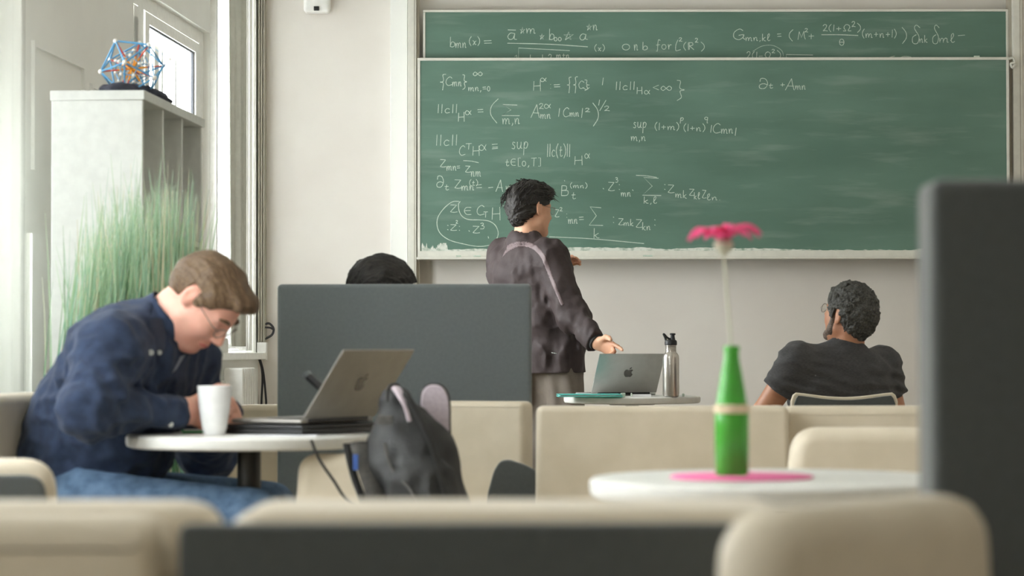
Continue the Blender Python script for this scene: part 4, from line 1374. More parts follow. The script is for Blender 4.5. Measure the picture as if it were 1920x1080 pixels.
    # collar points hanging on the chest, buttons sewn on: laid on the shirt surface
    from mathutils.bvhtree import BVHTree
    me = sh.data
    tree = BVHTree.FromPolygons([v.co.copy() for v in me.vertices], [tuple(q.vertices) for q in me.polygons])
    eye = Vector((0, 0, CAM_Z))
    def onshirt(px, py, lift=.004):
        d_ = (P(px, py, 3.4) - eye).normalized()
        hit = tree.ray_cast(eye, d_)[0]
        return (hit if hit is not None else P(px, py, 3.4)) - d_ * lift
    for ring in (((284, 566), (280, 600), (284, 635), (292, 662), (301, 672), (310, 650), (311, 622), (304, 596), (298, 572)), ((350, 662), (343, 672), (332, 690), (322, 700), (330, 684), (338, 668))):
        top_ = [onshirt(x, y, .007) for x, y in ring]
        bot_ = [onshirt(x, y, .001) for x, y in ring]
        n = len(ring)
        fs = [tuple(range(n)), tuple(range(2 * n - 1, n - 1, -1))] + [(i, n + i, n + (i + 1) % n, (i + 1) % n) for i in range(n)]
        obj('collar_point', (top_ + bot_, fs), M['navy'] if ring[0][0] < 320 else M['inner_collar'], p, True)
    for (x, y, r) in ((283, 660, .007), (299, 660, .006), (320, 795, .0065)):
        b2 = obj('button', lathe([(0, -.002), (r, -.002), (r, .002), (0, .002)], 14), M['button'], p)
        b2.matrix_local = Matrix.Translation(onshirt(x, y, .009 if y < 700 else .003) - base) @ Matrix.Rotation(math.pi / 2, 4, 'X')
    # jeans
    f = Field(V3(-1.42, Yd(3.1), 0), V3(-.36, Yd(4.1), .85), .007)
    f.add(ECone(hip - V3(0, 0, .03), hip + V3(.03, 0, .0), (.165, .155), (.16, .15), side))
    legs_into(f, hF, kF, aF, hN, kN, aN, (.088, .068, .062))
    f.displace(wrinkles(.007, 10, 12, 12, 7.0))
    f.cut((0, 0, -1), (0, 0, .075))
    obj('jeans', f.mesh('jeans'), M['jeans'], p, True, sharp=None)
    for a, d in ((aN, (1, -.1, 0)), (aF, (1, .1, 0))):
        f = Field(a - V3(.15, .15, .1), a + V3(.3, .15, .05), .006)
        foot(f, a, d)
        f.D -= .008
        f.cut((0, 0, -1), (0, 0, 0.002))
        obj('shoe', f.mesh('shoe'), M['shoe'], p, True, sharp=None)
    hf = hair_field(H, .010, [-.13, -.09, -.05, -.044, -.036, -.006, .000, .016, .026, .042, .054, .074, .10, .13], [-.062, -.058, -.046, -.030, .040, .040, .000, .000, .020, .026, .050, .070, .080, .088], .0035, strand_noise(H, .006, seed=1),
                    extra=[(Ell(H.w(.060, .012, .094), np.array((.040, .052, .022)), H.R), .02), (Ell(H.w(-.075, 0, .0), np.array((.04, .055, .06)), H.R), .03)])
    obj('hair', hf.mesh('hair'), M['hairA'], p, True, sharp=None)
    glasses(H, p, .0013)
    # eyes looking down, brows and lips
    for q in (1, -1):
        br = catmull([H.w(.094, q * .014, .030), H.w(.090, q * .032, .036), H.w(.074, q * .052, .030)])
        obj('eyebrow', tube(br, [.002 + .0025 * math.sin(math.pi * i / (len(br) - 1)) for i in range(len(br))], 6), M['hairA'], p, True)
    obj('lips', tube(catmull([H.w(.086, .022, -.064), H.w(.0975, .008, -.063), H.w(.0975, -.008, -.063), H.w(.086, -.022, -.064)]), .0042, 8), M['lipA'], p, True)
    return p, H, wrN
M['inner_collar'] = mat('grey_collar_lining', rgb(128, 136, 150), 0.85)
M['lipA'] = mat('pink_lip', rgb(206, 112, 108), 0.45)
pA, HA, WRA = man_navy()
anchor(None)

# ---- the person standing at the board
def person_standing():
    anchor(6.25)
    Y0 = 6.62
    bf = V3(.64, .77, 0); br = V3(.77, -.64, 0)
    hip = P(1030, 664, Y0); waist = P(1012, 590, Y0); chest = P(985, 510, Y0); top = P(984, 458, Y0); neck0 = P(986, 455, Y0)
    shR, shL = P(1030, 483, Y0 - .12), P(946, 482, Y0 + .12)
    elR, wrR = P(1076, 596, Y0 - .22), P(1120, 643, Y0 - .38)
    elL, wrL = P(980, 585, Y0 + .34), P(1044, 520, Y0 + .28)
    yaw = math.radians(50)
    H = Head(P(996, 394, Y0 + .02), frame_from((math.sin(yaw), math.cos(yaw), -.06)), 1.0)
    base = V3(hip.x, Yd(Y0), 0)
    p = thing('person', 'person in a dark brown jacket standing and pointing before the chalkboard', 'person', base)
    hR, hL = hip + br * .072 - V3(0, 0, .03), hip - br * .072 - V3(0, 0, .03)
    kR, kL = V3(hR.x + .03, hR.y - .03, .50), V3(hL.x, hL.y + .06, .50)
    aR, aL = V3(kR.x - .02, kR.y - .02, .09), V3(kL.x - .03, kL.y, .09)
    def torso(f, off=0.0):
        f.add(ECone(hip, waist, (.165 + off, .115 + off), (.150 + off, .11 + off), br))
        f.add(ECone(waist, chest, (.155 + off, .112 + off), (.175 + off, .115 + off), br), .06)
        f.add(ECone(chest, top, (.170 + off, .105 + off), (.075 + off, .06 + off), br), .05)
        f.add(Cone(shR, chest, .060 + off, .08), .05)
        f.add(Cone(shL, chest, .060 + off, .08), .05)
    lo, hi = V3(-.30, Yd(6.05), 0), V3(.62, Yd(7.13), 1.76)
    f = Field(lo, hi, .0045)
    torso(f, -.01)
    f.add(Cone(neck0 - V3(0, 0, .02), H.w(-.022, 0, -.06), .056, .054), .03)
    H.into(f)
    for a, b, c in ((shR, elR, wrR), (shL, elL, wrL)):
        f.add(Cone(a, b, .048, .04), .03); f.add(Cone(b, c, .038, .027), .02)
    hand(f, wrR, P(1150, 657, Y0 - .43) - wrR, (0.1, -.5, .8), .185, .75, .2, True)
    hand(f, wrL, P(1062, 496, Y0 + .27) - wrL, (-.5, -.6, .3), .18, .55, .5)
    legs_into(f, hL, kL, aL, hR, kR, aR, (.075, .052, .038))
    foot(f, aR, bf); foot(f, aL, bf)
    obj('body', f.mesh('body'), M['skinB'], p, True, sharp=None)
    # jacket
    def jacket(extra=0.0, res=.0055):
        f = Field(V3(-.30, Yd(6.05), .70), V3(.62, Yd(7.13), 1.62), res)
        torso(f, .014)
        f.add(ECone(P(1042, 775, Y0), hip, (.166, .138), (.170, .132), br), .03)
        for a, b, c in ((shR, elR, wrR), (shL, elL, wrL)):
            f.add(Cone(a, b, .080, .070), .045)
            f.add(Cone(b, b + (c - b) * .93, .070, .047), .04)
        f.add(Cone(neck0 - V3(0, 0, .05), neck0 + V3(.002, 0, .012), .075, .062), .02)
        def fold(x, y, z):
            w = wrinkles(.013, 17, 17, 11, 5.0)(x, y, z)
            v = .006 * np.sin(x * 55 + 4 * vnoise(x * 5 + 40, y * 5 + 40, z * 3 + 40)) * np.clip((1.35 - z) * 4, 0, 1)
            return w + v * .8
        f.displace(fold)
        f.D -= extra
        dd = A3(wrR - elR); dd /= np.linalg.norm(dd)
        for w, el in ((wrR, elR), (wrL, elL)):
            dd = A3(w - el); dd /= np.linalg.norm(dd)
            c = A3(w) - dd * .008
            idx, (x, y, z) = f.near(.06)
            near = (x - c[0]) ** 2 + (y - c[1]) ** 2 + (z - c[2]) ** 2 < .09 ** 2
            v = (x - c[0]) * dd[0] + (y - c[1]) * dd[1] + (z - c[2]) * dd[2]
            f.D[idx] = np.where(near, np.maximum(f.D[idx], v), f.D[idx])
        f.cut((.02, 0, -1), (0, 0, P(0, 701, Y0).z))
        f.add(Cone(neck0 - V3(0, 0, .03), neck0 + V3(0, 0, .1), .054, .056), 0, sub=True)
        return f
    f = jacket()
    obj('jacket', f.mesh('jacket'), M['jacket'], p, True, sharp=None)
    # lighter piping arching over the back and down the sleeve
    line = [P(x, y, Y0) for x, y in ((922, 508), (932, 488), (948, 470), (968, 460), (988, 460), (1004, 468), (1016, 482), (1024, 500), (1032, 522), (1042, 548), (1052, 572))]
    line = catmull(line, 4)
    lx = np.array([v.x for v in line]); lz = np.array([v.z for v in line])
    f = jacket(.002, .005)
    def band(x, y, z):
        d = np.full(x.shape, 9.0)
        for i in range(len(lx) - 1):
            ax, az, bx, bz = lx[i], lz[i], lx[i + 1], lz[i + 1]
            L2 = (bx - ax) ** 2 + (bz - az) ** 2
            t = np.clip(((x - ax) * (bx - ax) + (z - az) * (bz - az)) / L2, 0, 1)
            d = np.minimum(d, np.hypot(x - ax - t * (bx - ax), z - az - t * (bz - az)) - (.016 - .008 * i / len(lx)))
        s_ = (y - (Yd(Y0) - .0 + (x - .1) * .4))
        return np.maximum(d, s_)
    idx, (x, y, z) = f.near(.03)
    nb = np.full(f.D.shape, 1.0, np.float32)
    nb[idx] = np.maximum(np.maximum(f.D[idx], band(x, y, z)), -(f.D[idx] + .008))
    f.D = nb
    obj('shoulder_piping', f.mesh('piping'), M['band'], p, True, sharp=None, label='mauve piping across the jacket back')
    # knitted cuffs and hem
    for w, el, r in ((wrR, elR, .040), (wrL, elL, .038)):
        dd = (w - el).normalized()
        obj('cuff', tube([w - dd * .10, w - dd * .085, w - dd * .02, w + dd * .004], [r + .008, r + .011, r + .002, r - .004], 24), M['jacket_dark'], p, True)
    obj('logo_print', join(*[tube([P(1034 + 4 * k, 661 + .8 * k, Y0 - .150), P(1037 + 4 * k, 662 + .8 * k, Y0 - .152)], .0022, 5) for k in range(5)]), M['button'], p, True, kind='stuff')
    # collar
    f = Field(neck0 - V3(.12, .12, .08), neck0 + V3(.12, .12, .1), .0035)
    f.add(Cone(neck0 - V3(0, 0, .03), neck0 + V3(.004, .004, .022), .072, .066))
    f.add(Cone(neck0 - V3(0, 0, .08), neck0 + V3(.004, .004, .1), .063, .058), 0, sub=True)
    f.cut((0, 0, 1), neck0 + V3(0, 0, .026)); f.cut((0, 0, -1), neck0 - V3(0, 0, .03))
    obj('collar', f.mesh('collar'), M['jacket_dark'], p, True, sharp=None)
    # trousers
    f = Field(V3(-.2, Yd(6.3), 0), V3(.55, Yd(7.0), 1.0), .007)
    f.add(ECone(hip - V3(0, 0, .02), hip + V3(0, 0, .03), (.145, .10), (.14, .095), br))
    legs_into(f, hL, kL, aL, hR, kR, aR, (.086, .080, .075))
    f.displace(lambda x, y, z: .009 * np.sin((x + .6 * y) * 75 + 5 * vnoise(x * 6 + 40, y * 6 + 40, z * 3 + 40)) * .7)
    f.displace(wrinkles(.006, 14, 14, 7, 2.0))
    f.cut((0, 0, -1), (0, 0, .03))
    obj('trousers', f.mesh('trousers'), M['trousers'], p, True, sharp=None)
    for a in (aR, aL):
        f = Field(a - V3(.2, .2, .1), a + V3(.25, .25, .05), .006)
        foot(f, a, bf); f.D -= .008
        f.cut((0, 0, -1), (0, 0, .002))
        obj('shoe', f.mesh('shoe'), M['shoe'], p, True, sharp=None)
    hf = hair_field(H, .014, [-.13, -.09, -.05, -.036, -.026, -.004, .02, .05, .074, .10, .13], [-.088, -.086, -.076, -.050, .022, .022, .018, .028, .052, .056, .06], .0035, strand_noise(H, .009, seed=4),
                    extra=[(Ell(H.w(-.078, 0, -.015), np.array((.042, .060, .072)), H.R), .03), (Ell(H.w(.065, -.01, .088), np.array((.05, .055, .032)), H.R), .03)])
    ho = obj('hair', hf.mesh('hair'), M['hairB'], p, True, sharp=None)
    # loose tufts along the crown and fringe
    rr = random.Random(3)
    tf = []
    for i in range(260):
        th = rr.uniform(-1.5, 1.5); x0 = rr.uniform(-.115, .085)
        rad = .100 * math.sqrt(max(.05, 1 - ((x0 + .014) / .125) ** 2))
        y, z = math.sin(th) * rad * .9, .034 + math.cos(th) * rad
        if z < .05 and x0 > .0: continue
        a = H.w(x0, y, z)
        b = H.w(x0 + rr.uniform(.005, .03) * (1 if x0 > -.02 else -1), y * 1.05, z + rr.uniform(.000, .007) - (.02 if x0 < -.06 else 0))
        c = H.w(x0 + rr.uniform(.02, .05) * (1 if x0 > -.02 else -.8), y * 1.04, z + rr.uniform(-.016, .004) - (.04 if x0 < -.06 else 0))
        tf.append(tube([a, b, c], [.003, .0022, .0003], 5))
    obj('hair_tufts', join(*tf), M['hairB'], ho, False, kind='stuff')
    glasses(H, p, .0010)
    return p
pB = person_standing()
anchor(None)

# ---- the seated person in the grey T-shirt, seen from behind
def person_grey():
    anchor(5.88)
    Y0 = 5.88
    hip = P(1577, 838, 6.10); waist = P(1577, 775, 6.0); chest = P(1577, 715, 5.92); top = P(1583, 668, 5.90); neck0 = P(1586, 655, 5.92)
    shL, shR = P(1497, 678, 5.86), P(1652, 688, 6.02)
    elL, wrL = P(1428, 778, 5.92), P(1455, 800, 6.25)
    elR, wrR = P(1682, 790, 6.06), P(1640, 810, 6.36)
    side = (1, .25, 0)
    yaw, pit = math.radians(40), math.radians(16)
    H = Head(P(1591, 592, 5.90), frame_from((-math.sin(yaw) * math.cos(pit), math.cos(yaw) * math.cos(pit), math.sin(pit)), roll=-.06), 1.05)
    p = thing('person', 'seated person in a charcoal T-shirt seen from behind looking at the chalkboard', 'person', (hip.x, hip.y, 0))
    hL, hR = hip + V3(-.10, .02, -.03), hip + V3(.10, .03, -.03)
    kL, kR = V3(hL.x - .10, hL.y + .42, .52), V3(hR.x + .06, hR.y + .42, .52)
    aL, aR = V3(kL.x, kL.y + .05, .09), V3(kR.x, kR.y + .05, .09)
    def torso(f, off=0.0):
        f.add(ECone(hip, waist, (.190 + off, .145 + off), (.205 + off, .15 + off), side))
        f.add(ECone(waist, chest, (.208 + off, .145 + off), (.200 + off, .125 + off), side), .06)
        f.add(ECone(chest, top, (.195 + off, .115 + off), (.095 + off, .065 + off), side), .06)
        f.add(Cone(shL, chest, .066 + off, .09), .06)
        f.add(Cone(shR, chest, .062 + off, .09), .06)
    lo, hi = V3(.88, Yd(5.6), 0), V3(1.82, Yd(6.95), 1.30)
    f = Field(lo, hi, .0045)
    torso(f, -.012)
    f.add(Cone(neck0 - V3(0, 0, .02), H.w(-.028, 0, -.055), .066, .062), .03)
    H.into(f)
    for a, b, c in ((shL, elL, wrL), (shR, elR, wrR)):
        f.add(Cone(a, b, .060, .047), .03); f.add(Cone(b, c, .044, .029), .02)
    hand(f, wrL, (.5, .8, -.1), (.6, -.3, .6), .185, .45); hand(f, wrR, (-.5, .8, -.1), (-.6, -.3, .6), .185, .45)
    legs_into(f, hL, kL, aL, hR, kR, aR, (.08, .055, .04))
    foot(f, aL, (0, 1, 0)); foot(f, aR, (0, 1, 0))
    obj('body', f.mesh('body'), M['skinC'], p, True, sharp=None)
    f = Field(V3(.88, Yd(5.6), .45), V3(1.82, Yd(6.5), 1.1), .0055)
    torso(f, .008)
    for a, b in ((shL, elL), (shR, elR)):
        e = a + (b - a) * .50
        f.add(Cone(a, e, .078, .073), .045)
    f.add(Cone(neck0 - V3(0, 0, .04), neck0 + V3(0, 0, .006), .082, .074), .03)
    f.displace(wrinkles(.011, 9, 12, 22, 9.0))
    f.displace(lambda x, y, z: .005 * np.sin((z + .25 * x) * 120 + 5 * vnoise(x * 5 + 40, y * 5 + 40, z * 5 + 40)) * np.clip((.92 - z) * 8, 0, 1))
    for a, b in ((shL, elL), (shR, elR)):
        dd = A3(b - a); dd /= np.linalg.norm(dd)
        c = A3(a + (b - a) * .54)
        idx, (x, y, z) = f.near(.06)
        out_ = 1 if b.x > 1.35 else -1
        near = ((x - c[0]) ** 2 + (y - c[1]) ** 2 + (z - c[2]) ** 2 < .12 ** 2)
        v = (x - c[0]) * dd[0] + (y - c[1]) * dd[1] + (z - c[2]) * dd[2]
        f.D[idx] = np.where(near & (out_ * (x - c[0]) > -.05), np.maximum(f.D[idx], v), f.D[idx])
    f.add(Cone(neck0 - V3(0, 0, .03), neck0 + V3(0, 0, .1), .066, .068), 0, sub=True)
    f.cut((0, 0, -1), (0, 0, .52))
    obj('t_shirt', f.mesh('tee'), M['tee'], p, True, sharp=None)
    f = Field(V3(.95, Yd(5.85), 0), V3(1.75, Yd(6.95), .8), .008)
    f.add(ECone(hip - V3(0, 0, .03), hip + V3(0, 0, .02), (.19, .14), (.19, .14), side))
    legs_into(f, hL, kL, aL, hR, kR, aR, (.096, .075, .065))
    f.displace(wrinkles(.006, 12, 12, 12, 1.0))
    f.cut((0, 0, -1), (0, 0, .06))
    obj('trousers', f.mesh('trousers'), M['jacket_dark'], p, True, sharp=None)
    for a in (aL, aR):
        f = Field(a - V3(.12, .15, .1), a + V3(.12, .3, .05), .007)
        foot(f, a, (0, 1, 0)); f.D -= .008
        f.cut((0, 0, -1), (0, 0, .002))
        obj('shoe', f.mesh('shoe'), M['shoe'], p, True, sharp=None)
    def curl(x, y, z):
        return .006 * vnoise(x * 55 + 40, y * 55 + 40, z * 55 + 40) + .0055 * vnoise(x * 130 + 40, y * 130 + 40, z * 130 + 40)
    hf = hair_field(H, .018, [-.13, -.09, -.05, -.036, -.026, -.002, .012, .04, .05, .072, .10, .13], [-.085, -.082, -.070, -.045, .034, .034, -.012, -.006, .040, .062, .07, .075], .0035, curl,
                    extra=[(Ell(H.w(-.076, 0, -.012), np.array((.045, .066, .07)), H.R), .03)])
    obj('hair', hf.mesh('hair'), M['hairC'], p, True, sharp=None)
    # close beard along the jaw
    f = Field(H.w(.03, 0, -.06) - .13, H.w(.03, 0, -.06) + .13, .004)
    for q in (1, -1):
        f.add(Cone(H.w(.018, q * .064, -.004), H.w(.020, q * .056, -.058), .012, .020), .01)
        f.add(Cone(H.w(.020, q * .056, -.058), H.w(.066, q * .020, -.098), .021, .024), .02)
    f.add(Ell(H.w(.074, 0, -.098), (.026, .028, .022), H.R), .02)
    f.displace(wrinkles(.002, 120, 120, 120, 1, False))
    obj('beard', f.mesh('beard'), M['beard'], p, True, sharp=None)
    glasses(H, p, .0014)
    return p
pC = person_grey()
anchor(None)

# ---- the person behind the grey screen: only the crown of the head shows
def person_hidden():
    anchor(4.5)
    Y0 = 4.97
    yaw = math.radians(70)
    H = Head(P(722, 556, Y0), frame_from((math.sin(yaw), math.cos(yaw), -.18)), 1.0)
    Y0 = Yd(Y0)
    neck0 = V3(H.c[0] - .02, Y0, 1.0); hip = V3(neck0.x - .0, Y0 - .02, .56); chest = V3(neck0.x, Y0, .86)
    p = thing('person', 'black-haired person behind the grey felt screen, only the crown showing', 'person', (hip.x, hip.y, 0))
    hL, hR = hip + V3(-.10, .03, 0), hip + V3(.10, .03, 0)
    kL, kR = hL + V3(-.02, .40, -.02), hR + V3(.02, .40, -.02)
    aL, aR = V3(kL.x, kL.y + .03, .09), V3(kR.x, kR.y + .03, .09)
    shL, shR = chest + V3(-.15, 0, .05), chest + V3(.15, 0, .05)
    elL, elR = shL + V3(-.03, .08, -.27), shR + V3(.03, .08, -.27)
    wrL, wrR = elL + V3(.08, .22, .02), elR + V3(-.08, .22, .02)
    lo, hi = V3(hip.x - .36, Y0 - .27, 0), V3(hip.x + .36, Y0 + .78, 1.32)
    def torso(f, o=0.0):
        f.add(ECone(hip, chest, (.155 + o, .11 + o), (.165 + o, .10 + o), (1, 0, 0)))
        f.add(ECone(chest, neck0, (.16 + o, .095 + o), (.06 + o, .055 + o), (1, 0, 0)), .05)
        for s_, e_ in ((shL, elL), (shR, elR)):
            f.add(Cone(s_, e_, .052 + o, .042 + o), .04)
    f = Field(lo, hi, .006)
    torso(f)
    f.add(Cone(neck0 - V3(0, 0, .03), H.w(-.02, 0, -.06), .055, .054), .03)
    H.into(f)
    for e_, w_ in ((elL, wrL), (elR, wrR)):
        f.add(Cone(e_, w_, .04, .028), .02)
    hand(f, wrL, (.5, .8, 0), (.5, -.3, .7), .18, .5); hand(f, wrR, (-.5, .8, 0), (-.5, -.3, .7), .18, .5)
    legs_into(f, hL, kL, aL, hR, kR, aR, (.078, .054, .04))
    foot(f, aL, (0, 1, 0)); foot(f, aR, (0, 1, 0))
    obj('body', f.mesh('body'), M['skinB'], p, True, sharp=None)
    f = Field(lo, hi, .008)
    torso(f, .016)
    for e_, w_ in ((elL, wrL), (elR, wrR)):
        f.add(Cone(e_, w_ + (e_ - w_) * .2, .056, .045), .02)
    f.displace(wrinkles(.006, 10, 10, 12, 2.0))
    obj('sweater', f.mesh('sweater'), M['jacket_dark'], p, True, sharp=None)
    f = Field(lo, hi, .008)
    legs_into(f, hL, kL, aL, hR, kR, aR, (.10, .072, .062))
    f.cut((0, 0, -1), (0, 0, .06))
    obj('trousers', f.mesh('trousers'), M['jeans'], p, True, sharp=None)
    for a in (aL, aR):
        f = Field(a - V3(.12, .15, .1), a + V3(.12, .3, .05), .007)
        foot(f, a, (0, 1, 0)); f.D -= .008
        f.cut((0, 0, -1), (0, 0, .002))
        obj('shoe', f.mesh('shoe'), M['shoe'], p, True, sharp=None)
    hf = hair_field(H, .020, [-.13, -.09, -.05, -.022, -.008, .012, .03, .05, .074, .10, .13], [-.085, -.08, -.07, -.045, .022, .022, .018, .028, .058, .066, .07], .004, strand_noise(H, .012, seed=9))
    obj('hair', hf.mesh('hair'), M['hairB'], p, True, sharp=None)
    return p
pD = person_hidden()
anchor(None)
# ------------------------------------------------------------------ tall grass in a trough
def grass_plant():
    Y = Yd(4.1)
    xa, xb = P(48, 0, 4.1).x, P(384, 0, 4.1).x
    t = thing('grass_planter', 'tall pale green ornamental grass in a grey trough behind the man', 'plant', ((xa + xb) / 2, Y, 0))
    M['trough'] = mat('grey_trough', rgb(120, 122, 120), 0.6)
    M['soil'] = mat('dark_soil', rgb(58, 48, 40), 0.95, rgb(80, 66, 54), 60.0, 0.6, 120)
    b = bmesh.new()
    box(b, (xa, Y - .13, 0), (xb, Y - .11, .50), .004); box(b, (xa, Y + .11, 0), (xb, Y + .13, .50), .004)
    box(b, (xa, Y - .11, 0), (xa + .02, Y + .11, .50), .004); box(b, (xb - .02, Y - .11, 0), (xb, Y + .11, .50), .004)
    box(b, (xa + .02, Y - .11, 0.01), (xb - .02, Y + .11, .05))
    obj('trough', b, M['trough'], t, True)
    obj('soil', rbox((xa + .02, Y - .11, .40), (xb - .02, Y + .11, .47), .01), M['soil'], t, True)
    rr = random.Random(21)
    vs_, fs, cols = [], [], []
    pal = [(136, 182, 142), (114, 166, 130), (156, 192, 152), (178, 204, 174), (132, 184, 162), (96, 146, 102), (202, 210, 180), (206, 196, 168), (148, 192, 170)]
    for i in range(1500):
        u = rr.random()
        x0 = xa + .03 + (xb - xa - .06) * u
        y0 = Y + rr.uniform(-.10, .10)
        top = 1.20 + .13 * math.sin(u * 3.0) + rr.uniform(-.22, .10) + (.10 if u > .8 else 0)
        if rr.random() < .05: top += .10
        ln = top - .47
        lean = .20 * (1 - u) ** 1.3 - .02 + rr.gauss(0, .05)
        ly = rr.gauss(0, .06)
        w = rr.uniform(.0022, .0042)
        ang = rr.uniform(-.9, .9)
        wx, wy = math.cos(ang) * w, math.sin(ang) * w
        bend = rr.gauss(0, .03)
        col = pal[min(len(pal) - 1, int(rr.random() ** 1.1 * len(pal)))]
        b0 = len(vs_)
        n = 6
        for k in range(n + 1):
            s = k / n
            cx = x0 + lean * s + bend * s ** 3
            cy = y0 + ly * s
            cz = .47 + ln * s
            q = 1 - .88 * s ** 2.2
            vs_ += [(cx - wx * q, cy - wy * q, cz), (cx + wx * q, cy + wy * q, cz)]
            f = .0 + s ** 2 * .35
            c = [lin(a) * (1 - f) + lin(b_) * f for a, b_ in zip(col, (226, 226, 200))]
            cols += [c + [1], c + [1]]
        for k in range(n):
            fs.append((b0 + 2 * k, b0 + 2 * k + 1, b0 + 2 * k + 3, b0 + 2 * k + 2))
    me = to_mesh('blades', (vs_, fs))
    at = me.color_attributes.new('blade_colour', 'FLOAT_COLOR', 'POINT')
    at.data.foreach_set('color', np.array(cols, dtype=np.float32).ravel())
    m = bpy.data.materials.new('grass_blade'); m.use_nodes = True
    nt = m.node_tree
    for n_ in list(nt.nodes): nt.nodes.remove(n_)
    o_ = nt.nodes.new('ShaderNodeOutputMaterial'); mx = nt.nodes.new('ShaderNodeMixShader'); mx.inputs[0].default_value = .45
    df = nt.nodes.new('ShaderNodeBsdfPrincipled'); df.inputs['Roughness'].default_value = .5
    tl = nt.nodes.new('ShaderNodeBsdfTranslucent'); ca = nt.nodes.new('ShaderNodeVertexColor'); ca.layer_name = 'blade_colour'
    nt.links.new(ca.outputs[0], df.inputs['Base Color']); nt.links.new(ca.outputs[0], tl.inputs[0])
    nt.links.new(df.outputs[0], mx.inputs[1]); nt.links.new(tl.outputs[0], mx.inputs[2]); nt.links.new(mx.outputs[0], o_.inputs[0])
    obj('blades', me, m, t, True, sharp=None, kind='stuff', label='dense pale green grass blades')
grass_plant()

# ------------------------------------------------------------------ strut model and cap on the shelf unit
def strut_model():
    M['s_blue'] = mat('blue_strut', rgb(86, 152, 196), 0.4)
    M['s_red'] = mat('red_strut', rgb(206, 72, 52), 0.4)
    M['s_or'] = mat('orange_strut', rgb(240, 160, 40), 0.4)
    M['node'] = mat('white_node', rgb(236, 232, 224), 0.45)
    R = .104
    c = SHM @ Vector((.28, -.095, SHH + R * .95))
    t = thing('strut_model', 'openwork ball model of blue and red struts on the shelf unit', 'model', (c.x, c.y, SHH))
    g = (1 + 5 ** .5) / 2
    ico = [Vector(v).normalized() for v in ((0, 1, g), (0, -1, g), (0, 1, -g), (0, -1, -g), (1, g, 0), (-1, g, 0), (1, -g, 0), (-1, -g, 0), (g, 0, 1), (-g, 0, 1), (g, 0, -1), (-g, 0, -1))]
    rot = (Matrix.Rotation(.30, 3, 'Y') @ ico[0].rotation_difference(Vector((-.10, -1, .05)).normalized()).to_matrix())
    ico = [rot @ v for v in ico]
    faces = []
    for i in range(12):
        for j in range(i):
            for k in range(j):
                if all((ico[a] - ico[b]).length < 1.1 for a, b in ((i, j), (j, k), (i, k))):
                    faces.append(((ico[i] + ico[j] + ico[k]) / 3).normalized())
    nm = bpy.data.meshes.new('node'); b = bmesh.new(); bmesh.ops.create_icosphere(b, subdivisions=2, radius=.0078); b.to_mesh(nm); b.free()
    nm2 = bpy.data.meshes.new('node'); b = bmesh.new(); bmesh.ops.create_icosphere(b, subdivisions=2, radius=.0062); b.to_mesh(nm2); b.free()
    nm3 = nm.copy()
    def node(p, me, m):
        o = obj('node', me, m, t); o.location = p - Vector(t.location)
    def strut(a, b_, m, r=.0021):
        obj('strut', tube([a, b_], r, 6), m, t, True)
    C = Vector(c)
    W = [C + v * R for v in ico]
    for w in W: node(w, nm, M['node'])
    for i in range(12):
        for j in range(i):
            if (ico[i] - ico[j]).length < 1.1:
                strut(W[i], W[j], M['s_blue'], .0031)
        strut(C + ico[i] * .008, C + ico[i] * R * .45, M['s_or'], .0034)
        strut(C + ico[i] * R * .45, C + ico[i] * R * .93, M['s_red'], .0028)
    I2 = [C + f * R * .56 for f in faces]
    for q in I2: node(q, nm2, M['node'])
    for i in range(20):
        for j in range(i):
            if (I2[i] - I2[j]).length < R * .42:
                strut(I2[i], I2[j], M['s_blue'], .0019)
    node(C, nm3, M['s_or'])
    ex = max(range(20), key=lambda i: faces[i].x - .3 * abs(faces[i].z))
    tip = C + faces[ex] * R * 1.28
    node(tip, nm2, M['node'])
    for i in range(12):
        if (ico[i] - faces[ex]).length < .8:
            strut(W[i], tip, M['s_blue'], .0013)
strut_model()
def cap():
    c = SHM @ Vector((.30, -.10, SHH))
    f = Field(c - Vector((.25, .35, .03)), c + Vector((.25, .40, .08)), .0045)
    for (u, v, r, h) in ((.12, -.10, .075, .022), (.28, -.12, .10, .030), (.36, -.07, .085, .024), (.46, -.05, .055, .018)):
        p = SHM @ Vector((u, v, SHH + h * .55))
        f.add(Ell(p, (r * .85, r, h)), .04)
    f.displace(wrinkles(.010, 22, 22, 22, 4.0))
    f.cut((0, 0, -1), (0, 0, SHH + .0005))
    M['cap'] = mat('dark_navy_cloth', rgb(36, 38, 50), 0.85, rgb(52, 54, 68), 40.0, 0.3, 300)
    tag(obj('folded_cap', f.mesh('cap'), M['cap'], sharp=None), 'crumpled dark navy cap lying under the strut model', 'cap')
cap()

